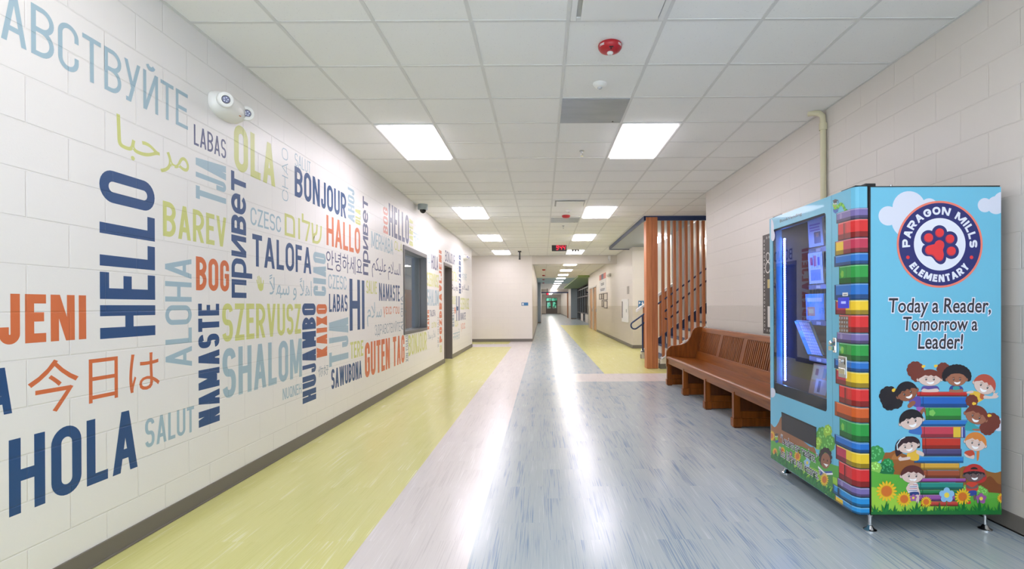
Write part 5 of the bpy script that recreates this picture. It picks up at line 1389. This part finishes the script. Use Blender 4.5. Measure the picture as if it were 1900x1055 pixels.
# ---- printed side panel
SX_0, SX_1, SY_0, SY_1 = 1615.5, 1857.3, 346.5, 953.5
A = Art('side', (SX_0, SY_0, SX_1, SY_1), .0002)
A.p([(SX_0, SY_0), (SX_1, SY_0), (SX_1, SY_1), (SX_0, SY_1)], SKY)
z4 = lambda x, y: (1600 + x / 4.797, 320 + y / 4.797)
for x, y, r in ((415, 312, 147), (230, 385, 86), (595, 305, 76), (410, 430, 150), (1090, 290, 63), (1190, 290, 80), (1250, 255, 84)):
    A.e(*z4(x, y), r / 4.797, r / 4.797, CLOUD, n=30)
z6 = lambda x, y: (1610 + x / 6.208, 660 + y / 6.208)
z7 = lambda x, y: (1610 + x / 6.208, 800 + y / 6.208)
K = 1 / 6.208
A.e(*z6(1510, 790), 80 * K, 75 * K, CLOUD); A.e(*z6(1440, 820), 50 * K, 36 * K, CLOUD)
A.sm([z7(180, 270), z7(260, 240), z7(330, 215), z7(420, 260), z7(640, 330), z7(640, 520), z7(180, 520)], (152, 92, 46)); A.sm([z7(275, 315), z7(320, 250), z7(370, 315)], (178, 116, 60))
A.sm([z7(1060, 420), z7(1300, 420), z7(1380, 455), z7(1470, 475), z7(1600, 470), z7(1600, 760), z7(1060, 700)], (146, 96, 44))
A.sm([z7(1240, 640), z7(1340, 560), z7(1400, 515), z7(1450, 545), z7(1500, 600), z7(1600, 630), z7(1600, 760), z7(1240, 720)], (124, 66, 30))
for x, y, r, c in ((100, 255, 95, (60, 150, 78)), (60, 300, 70, (60, 150, 78)), (230, 380, 72, (38, 138, 72)), (150, 440, 80, (26, 112, 64)), (85, 420, 75, (140, 196, 88)), (250, 450, 60, (26, 112, 64))): bush(A, *z7(x, y), r * K, c)
A.sm([z7(0, 492), z7(180, 488), z7(420, 505), z7(700, 560), z7(1000, 620), z7(1300, 690), z7(1600, 745), z7(1600, 1000), z7(0, 1000)], (92, 172, 62))
for x, y, r in ((1290, 680, 60), (1340, 700, 50), (1140, 660, 50)): bush(A, *z7(x, y), r * K, (110, 180, 78))
A.sm([z7(0, 660), z7(200, 680), z7(450, 760), z7(700, 850), z7(1000, 850), z7(1500, 800), z7(1600, 790), z7(1600, 1000), z7(0, 1000)], (158, 206, 66))
A.sm([z7(900, 880), z7(1200, 810), z7(1600, 770), z7(1600, 1000), z7(900, 1000)], (84, 166, 56))
sp = A.build('side_panel', vm, fix=False)
# edge trim of the panel
b = MB(); b.box(MX0, MX1, MY - .0015, MY + .004, MZ0 - .002, MZ0 + .004, shell); b.box(MX0, MX1, MY - .0015, MY + .004, MZ1 - .004, MZ1 + .001, shell); b.box(MX0 - .001, MX0 + .004, MY - .0015, MY + .004, MZ0, MZ1, shell); b.build('panel_trim', sp)
# pile of books
A = Art('side', (SX_0, SY_0, SX_1, SY_1), .0010)
pile = [(565, 1145, 410, 465, (196, 46, 46), 6), (595, 1147, 468, 592, (30, 100, 190), 6), (665, 1075, 595, 735, (58, 160, 70), 6), (590, 1147, 735, 808, (40, 118, 200), 6), (610, 1122, 812, 942, (196, 62, 84), 6),
        (625, 1068, 944, 1070, (196, 52, 40), 6), (630, 1080, 200, 284, (78, 70, 120), 7), (533, 1100, 288, 362, (36, 130, 206), 7), (608, 1055, 364, 443, (214, 164, 60), 7), (640, 1060, 446, 536, (158, 78, 50), 7),
        (580, 1130, 538, 583, (158, 76, 160), 7), (566, 1100, 586, 668, (40, 140, 130), 7), (590, 1100, 670, 724, (44, 130, 80), 7), (585, 1005, 726, 800, (150, 86, 160), 7), (610, 1040, 802, 860, (196, 70, 60), 7)]
for xa, xb, ya, yb, c, w_ in pile:
    q = z6 if w_ == 6 else z7
    (x0, y0), (x1, y1) = q(xa, ya), q(xb, yb); h_2 = y1 - y0
    A.p([(x0, y0), (x1, y0), (x1, y1), (x0, y1)], shade(c, .4)); A.p([(x0 + .5, y0 + .5), (x1 - .5, y0 + .5), (x1 - .5, y1 - .8), (x0 + .5, y1 - .8)], c)
    A.p([(x0 + .5, y0 + h_2 * .66), (x1 - .5, y0 + h_2 * .66), (x1 - .5, y1 - .8), (x0 + .5, y1 - .8)], shade(c, .72)); A.p([(x0 + .5, y0 + .5), (x1 - .5, y0 + .5), (x1 - .5, y0 + 1.4), (x0 + .5, y0 + 1.4)], tuple(min(255, int(v * .7 + 70)) for v in c))
    A.p([(x0 + 6, y0 + .5), (x0 + 7.2, y0 + .5), (x0 + 7.2, y1 - .8), (x0 + 6, y1 - .8)], shade(c, .6))
x0, y0 = z6(985, 818); x1, y1 = z6(1070, 936); A.p([(x0, y0), (x1, y0), (x1, y1), (x0, y1)], (226, 190, 60))
x0, y0 = z6(1072, 818); x1, y1 = z6(1118, 936); A.p([(x0, y0), (x1, y0), (x1, y1), (x0, y1)], (62, 84, 158)); x0, y0 = z6(1082, 818); x1, y1 = z6(1090, 936); A.p([(x0, y0), (x1, y0), (x1, y1), (x0, y1)], (230, 230, 236))
cx, cy = z6(740, 655); A.p([(cx + 6.5 * math.cos(2 * PI * k / 5), cy + 6.5 * math.sin(2 * PI * k / 5)) for k in range(5)], (126, 196, 96))
A.build('printed_book_pile', sp, fix=False)
# ---- printed children (generic schoolchildren)
def kid(A, c, rx, ry, rot, skin, hair, style, top=None, fringe=.1, look=0.0):
    cx, cy = c; cr, sr = math.cos(math.radians(rot)), math.sin(math.radians(rot))
    def T(u, v): return (cx + u * rx * cr - v * ry * sr, cy + u * rx * sr + v * ry * cr)
    line = shade(skin, .45); r = ry
    if style.get('long'): A.sm([T(-1.25, -.4), T(-.6, -1.2), T(.6, -1.2), T(1.2, -.5), T(1.15, .5), T(.8, .6), T(-.7, .8), T(-1.35, 1.1)], hair)
    for (u, v, q) in style.get('puffs', ()):
        px_, py_ = T(u, v)
        for k in range(10): A.e(px_ + q * ry * .66 * math.cos(2 * PI * k / 10), py_ + q * ry * .66 * math.sin(2 * PI * k / 10), q * ry * .42, q * ry * .42, hair, n=12)
        A.e(px_, py_, q * ry * .8, q * ry * .8, hair, n=14)
    if style.get('afro'):
        for k in range(15):
            a = math.radians(165 + 210 * k / 14); u, v = T(1.25 * math.cos(a), -.35 + 1.25 * math.sin(a)); A.e(u, v, ry * .42, ry * .42, hair, n=12)
        A.e(*T(0, -.5), rx * 1.15, ry * 1.05, hair, rot)
    if style.get('cap_back'): A.e(*T(.55, .35), rx * .75, ry * .85, (186, 44, 44), rot)
    for sg in (-1, 1): A.e(*T(sg * 1.02, .12), rx * .17, ry * .26, line, rot, n=12); A.e(*T(sg * 1.02, .12), rx * .145, ry * .22, skin, rot, n=12)
    A.e(cx, cy, rx * 1.02, ry * 1.02, line, rot); A.e(cx, cy, rx, ry, skin, rot)
    if not style.get('afro'):
        f = fringe
        pts = [T(math.cos(math.radians(a)) * 1.08, math.sin(math.radians(a)) * 1.28 - .06) for a in range(172, 369, 14)]
        pts += [T(.82, -.18), T(.55, -.42 + f), T(.35, -.30 + f), T(.12, -.52 + f), T(-.1, -.36 + f), T(-.4, -.5 + f), T(-.62, -.3 + f), T(-.86, -.1)]
        A.p(pts, hair)
    else: A.p([T(-.95, -.2), T(-.6, -.62), T(-.2, -.72), T(.3, -.72), T(.7, -.55), T(.97, -.2), T(.8, -1.0), T(-.8, -1.0)], hair)
    if style.get('cap'):
        A.p([T(math.cos(math.radians(a)) * 1.16, math.sin(math.radians(a)) * 1.5 + .0) for a in range(185, 356, 10)] + [T(1.1, -.25), T(.5, -.45), T(0, -.52), T(-.5, -.45), T(-1.1, -.25)], (190, 50, 48))
        A.e(*T(0, -.72), rx * .38, ry * .34, (30, 26, 30), rot, 180, 360, 12); A.p([T(-.9, -.34), T(.9, -.34), T(.7, -.02), T(.45, -.22), T(.2, .0), T(-.1, -.2), T(-.4, .02), T(-.7, -.16)], hair)
    for (u, v) in style.get('ties', ()): A.e(*T(u, v), ry * .2, ry * .2, (240, 196, 60), n=12); A.e(*T(u + .12, v - .06), ry * .15, ry * .15, (240, 196, 60), n=12)
    if style.get('band'): A.line([T(-1.12, .2), T(-1.05, -.5), T(-.6, -1.1), T(-.1, -1.3)], ry * .13, (206, 226, 236))
    for u in (-.32 + look, .36 + look):
        A.e(*T(u, .08), rx * .085, ry * .15, (34, 26, 30), rot, n=12); A.e(*T(u - .02, .04), rx * .03, ry * .05, (240, 240, 240), rot, n=8)
        A.line([T(u - .14, -.14), T(u, -.22), T(u + .14, -.16)], ry * .045, shade(hair, .8))
    A.sm([T(-.28 + look, .42), T(0.05 + look, .5), T(.38 + look, .38), T(.30 + look, .66), T(.05 + look, .78), T(-.16 + look, .66)], (246, 246, 248), 3)
A = Art('side', (SX_0, SY_0, SX_1, SY_1), .0016)
FAIR, TAN, BRN, DRK = (222, 196, 186), (164, 106, 82), (146, 90, 66), (112, 88, 90)
HB, HK, HR = (116, 52, 42), (26, 22, 32), (186, 82, 66)
# bodies first
def blob(q, pts, c, n=4): A.sm([q(*p) for p in pts], c, n)
blob(z6, [(630, 350), (700, 345), (800, 348), (810, 405), (628, 405)], (94, 78, 152)); blob(z6, [(640, 375), (690, 385), (735, 380), (800, 375), (806, 412), (626, 412)], FAIR)
blob(z6, [(950, 350), (1000, 340), (1080, 352), (1088, 405), (946, 405)], (60, 70, 140)); blob(z6, [(985, 352), (1050, 352), (1050, 390), (985, 390)], (52, 152, 156)); blob(z6, [(948, 382), (1010, 392), (1084, 380), (1086, 416), (948, 416)], TAN)
blob(z6, [(1190, 405), (1300, 420), (1340, 470), (1320, 505), (1240, 540), (1175, 470)], (232, 186, 66)); blob(z6, [(1140, 415), (1200, 398), (1215, 420), (1145, 432)], FAIR); blob(z6, [(1300, 430), (1345, 455), (1325, 500), (1290, 480)], (196, 96, 60))
blob(z6, [(1340, 455), (1430, 462), (1450, 410), (1470, 430), (1500, 420), (1485, 445), (1505, 462), (1480, 485), (1430, 490), (1340, 490)], FAIR)
blob(z6, [(470, 510), (540, 470), (600, 470), (605, 575), (560, 590), (500, 560)], (92, 74, 160)); blob(z6, [(455, 570), (500, 520), (540, 520), (545, 550), (480, 600)], BRN); blob(z6, [(560, 590), (650, 590), (640, 625), (580, 640)], (156, 92, 184)); blob(z6, [(600, 635), (635, 600), (660, 600), (665, 700), (645, 640), (615, 690)], BRN)
blob(z6, [(500, 830), (600, 800), (620, 900), (540, 900), (470, 880)], (60, 110, 186))
blob(z6, [(1140, 760), (1200, 750), (1240, 800), (1290, 830), (1240, 860), (1120, 850)], (58, 160, 168)); blob(z6, [(1200, 840), (1300, 835), (1330, 810), (1360, 830), (1340, 855), (1240, 862)], TAN)
blob(z7, [(1120, 230), (1200, 215), (1230, 260), (1210, 310), (1120, 270)], (196, 74, 50)); blob(z7, [(1110, 250), (1170, 285), (1220, 270), (1215, 315), (1130, 290)], FAIR)
blob(z7, [(1255, 220), (1285, 225), (1275, 320), (1255, 330)], (214, 128, 60))
blob(z7, [(470, 230), (560, 210), (590, 270), (580, 330), (500, 330), (450, 290)], (232, 186, 66)); blob(z7, [(350, 310), (375, 285), (400, 300), (480, 290), (480, 320), (390, 335), (365, 335)], FAIR); blob(z7, [(570, 215), (640, 245), (635, 285), (560, 250)], FAIR)
blob(z7, [(460, 610), (520, 590), (575, 605), (580, 690), (555, 710), (465, 705)], (226, 220, 226))
for k, y in enumerate((612, 634, 656, 678)): A.p([z7(466, y), z7(574, y - 4), z7(574, y + 4), z7(466, y + 6)], (186, 60, 66) if k % 2 == 0 else (60, 70, 130))
blob(z7, [(440, 650), (470, 610), (480, 650), (460, 690)], FAIR); blob(z7, [(565, 610), (600, 700), (590, 740), (570, 690)], FAIR); blob(z7, [(480, 700), (580, 695), (580, 740), (485, 735)], (44, 66, 130)); blob(z7, [(545, 735), (585, 730), (590, 790), (570, 840), (550, 790)], FAIR)
blob(z7, [(1140, 590), (1255, 590), (1262, 680), (1145, 690)], (206, 66, 48)); blob(z7, [(1135, 610), (1200, 640), (1265, 605), (1262, 645), (1200, 660), (1140, 650)], DRK); blob(z7, [(1165, 685), (1245, 680), (1245, 735), (1170, 735)], (44, 70, 150)); blob(z7, [(1215, 735), (1240, 735), (1240, 790), (1222, 790)], DRK); blob(z7, [(1140, 810), (1180, 800), (1180, 832), (1142, 832)], (210, 70, 60))
kid(A, z6(712, 262), 130 * K, 82 * K, 0, FAIR, HB, dict(puffs=((-1.28, -1.25, 1.15), (-1.1, -.55, .95), (1.2, -1.35, .9), (1.3, -.6, .85)), ties=((-.6, -1.72), (.5, -1.78))), fringe=-.02)
kid(A, z6(1022, 262), 110 * K, 84 * K, 0, TAN, HK, dict(afro=1))
kid(A, z6(1340, 340), 122 * K, 98 * K, 24, FAIR, HR, dict(), fringe=.05)
kid(A, z6(450, 420), 118 * K, 96 * K, -22, BRN, HK, dict(puffs=((-1.75, -.4, 1.15), (-1.95, .35, .9), (-1.35, .55, .8)), ties=((-1.15, -.85),)), fringe=.12)
kid(A, z6(500, 745), 130 * K, 100 * K, -12, FAIR, HK, dict(), fringe=.15)
kid(A, z6(1245, 690), 125 * K, 92 * K, 20, TAN, HB, dict(puffs=((1.5, .05, 1.1), (1.35, .85, .95), (-.85, -1.6, .75)), ties=((1.1, -.6), (-.6, -1.35))), fringe=.0)
kid(A, z7(1238, 130), 118 * K, 92 * K, 14, FAIR, (216, 132, 60), dict(), fringe=.0)
kid(A, z7(462, 165), 115 * K, 82 * K, -12, FAIR, (48, 28, 38), dict(long=1, band=1), fringe=.0)
kid(A, z7(512, 505), 125 * K, 88 * K, 0, FAIR, (92, 44, 42), dict(), fringe=.02)
kid(A, z7(1222, 495), 112 * K, 82 * K, 0, DRK, HK, dict(cap=1, cap_back=1), fringe=.1)
blob(z7, [(480, 610), (490, 570), (525, 565), (535, 590), (510, 620)], FAIR)
A.build('printed_children', sp, fix=False)
# flowers and grass in front
A = Art('side', (SX_0, SY_0, SX_1, SY_1), .0034)
for x, y, r in ((213, 685, 122), (415, 775, 92), (668, 808, 66), (1088, 748, 96), (1545, 765, 62)): sunflower(A, *z7(x, y), r * K)
flower(A, *z7(905, 730), 92 * K, (140, 190, 228)); flower(A, *z7(1300, 770), 66 * K, (150, 84, 150)); flower(A, *z7(520, 762), 44 * K, (160, 96, 160))
A.line([z7(905, 800), z7(900, 900)], 1.2, (60, 140, 56))
for x, h2 in ((80, 130), (200, 190), (300, 130), (430, 120), (550, 180), (650, 130), (760, 120), (830, 150), (930, 110), (1010, 130), (1085, 170), (1180, 120), (1290, 200), (1390, 140), (1500, 150)):
    grass(A, *(z7(x, 0)[0], z7(x, 0)[0] + .5), z7(0, 958)[1], h2 * K, x, 50)
A.p([z7(0, 920), z7(1600, 905), z7(1600, 1000), z7(0, 1000)], (28, 112, 50))
A.build('printed_flowers', sp, fix=False)
# emblem
A = Art('side', None, .0016)
ex_, ey = z4(687, 638); NV, OR_, RD, WT = (32, 38, 108), (236, 124, 104), (228, 52, 58), (226, 228, 240)
q = 1 / 4.797
A.e(ex_, ey, 382 * q, 386 * q, OR_, n=72); A.e(ex_, ey, 364 * q, 368 * q, NV, n=72); A.e(ex_, ey, 230 * q, 233 * q, WT, n=64)
toes = ((587, 581, 41), (685, 537, 40), (777, 591, 40), (789, 700, 41))
pad = [(685, 604), (718, 622), (726, 655), (714, 695), (722, 740), (712, 775), (685, 789), (655, 775), (622, 738), (580, 730), (557, 700), (566, 662), (600, 650), (636, 640), (652, 615)]
pc_ = (650, 697)
for x, y, r in toes: A.e(*z4(x, y), 69 * q, 69 * q, NV, n=30)
A.sm([z4(pc_[0] + (x - pc_[0]) * 1.32, pc_[1] + (y - pc_[1]) * 1.30) for x, y in pad], NV); A.e(*z4(690, 655), 75 * q, 75 * q, NV)
for x, y, r in toes: A.e(*z4(x, y), r * q, r * q, (190, 46, 62), n=24); A.e(*z4(x + 4, y - 5), r * .9 * q, r * .88 * q, RD, n=24)
A.sm([z4(*p) for p in pad], (190, 46, 62)); A.sm([z4(pc_[0] + 5 + (x - pc_[0]) * .95, pc_[1] - 8 + (y - pc_[1]) * .95) for x, y in pad], RD)
for x in (404, 970): A.e(*z4(x, 754), 16 * q, 16 * q, RD, n=16)
def ringtext(text, r0, cap, a0, a1, up, t):
    Wd = abs(math.radians(a1 - a0)) * (r0 + cap * .5 * (1 if up else -1)) / cap
    for p in word_polys(text, Wd, t):
        o = []
        for u, v in p:
            a = math.radians(a0 + (a1 - a0) * u / Wd); r_ = (r0 + cap * v if up else r0 - cap * v) * q
            o.append((ex_ + r_ * math.cos(a), ey - r_ * math.sin(a)))
        A.p(o, WT)
ringtext('PARAGON MILLS', 264, 70, 185, -6, True, .26); ringtext('ELEMENTARY', 336, 66, 215, 323, False, .26)
A.build('emblem', sp, fix=False)
# slogan
A = Art('side', None, .0016)
lay = ((.058, (228, 228, 242)), (.004, (40, 36, 48)))
A.text('Today a Reader,', 1649, 553, 1838, 588, lay, .08); A.text('Tomorrow a', 1675.5, 587.5, 1813, 613, lay, .08); A.text('Leader!', 1703, 619, 1786.5, 647, lay, .08)
A.build('slogan_lettering', sp, fix=False)
b = MB(); p = onY(1695, 801, MY); b.box(p.x - .012, p.x + .012, MY - .0012, MY - .0006, p.z - .002, p.z + .001, M('scratch', (90, 120, 140), .5)); b.build('scratch', sp)
# ---- books inside the machine
def book(x, y, z, w, h, th, lean, yaw, cover, label, art):
    """standing book: bottom front edge at (x,y,z); lean>0 tips the top towards the glass"""
    t = thing('book', (x, y, z), label, 'book', 'books inside the vending machine')
    t.rotation_euler = (0, -lean, yaw)
    pg = M('book_pages', (232, 228, 216), .7)
    def bx(x0, x1, y0, y1, z0, z1, m, nm):
        bb = MB(); bb.box(x0, x1, y0, y1, z0, z1, m); o = bb.build(nm, None); o.parent = t; return o
    cm_ = M('book_cover_%02x%02x%02x' % cover, cover, .25)
    bb = MB(); bb.box(0, .002, -w / 2, w / 2, 0, h, cm_); bb.box(th - .002, th, -w / 2, w / 2, 0, h, cm_); bb.box(0, th, w / 2 - .002, w / 2, 0, h, cm_); o = bb.build('cover', None); o.parent = t
    bx(.002, th - .002, -w / 2 + .004, w / 2 - .002, .003, h - .003, pg, 'pages')
    bb = MB()
    for k, (u0, v0, u1, v1, c) in enumerate(art):
        d = -.0004 - k * .0001; bb.poly([(d, w / 2 - u0 * w, v0 * h), (d, w / 2 - u1 * w, v0 * h), (d, w / 2 - u1 * w, v1 * h), (d, w / 2 - u0 * w, v1 * h)], M('book_art_%02x%02x%02x' % c, c, .3))
    o = bb.build('cover_print', None, fix=False); o.parent = t
B_, P_, O_, W_, D_ = (90, 150, 214), (120, 96, 190), (226, 150, 90), (232, 236, 246), (60, 50, 90)
book(1.985, 3.775, 1.69, .165, .205, .014, .06, .12, (196, 214, 246), 'pale blue book with purple title on the top shelf of the vending machine', [(.12, .74, .85, .80, P_), (.12, .64, .8, .70, P_), (.15, .55, .82, .60, P_), (.4, .1, .85, .5, D_), (.52, .32, .72, .46, (170, 116, 92))])
book(1.985, 3.775, 1.42, .165, .225, .014, .05, .10, (226, 232, 250), 'white book with red and purple title on the second shelf of the vending machine', [(.14, .6, .32, .86, (206, 60, 110)), (.4, .56, .58, .9, (206, 60, 110)), (.66, .58, .82, .84, P_), (.15, .1, .85, .45, B_)])
book(1.985, 3.79, 1.156, .20, .19, .016, .05, .15, (96, 176, 226), 'bright blue book with an orange picture on the third shelf of the vending machine', [(.08, .15, .5, .5, O_), (.15, .25, .42, .42, (240, 206, 120)), (.1, .7, .9, .85, W_)])
book(1.985, 3.80, .90, .155, .27, .02, .42, .2, (70, 180, 206), 'book with a white grid cover tipping forward on the fourth shelf of the vending machine', [(.3, .02, .98, .98, W_)] + [(.3, .06 + .09 * k, .98, .075 + .09 * k, (120, 150, 220)) for k in range(10)] + [(.42 + .14 * k, .02, .435 + .14 * k, .98, (120, 150, 220)) for k in range(4)] + [(.02, .72, .26, .92, (40, 60, 110))])
book(1.965, 3.74, .605, .20, .235, .014, -.2, .12, (206, 150, 92), 'orange and cream picture book lying in the bottom of the vending machine', [(.05, .5, .6, .95, (226, 190, 120)), (.3, .1, .95, .55, (232, 214, 190)), (.45, .15, .6, .5, (60, 44, 40)), (.62, .6, .8, .9, (70, 110, 70)), (.2, .65, .36, .85, (150, 60, 40))])
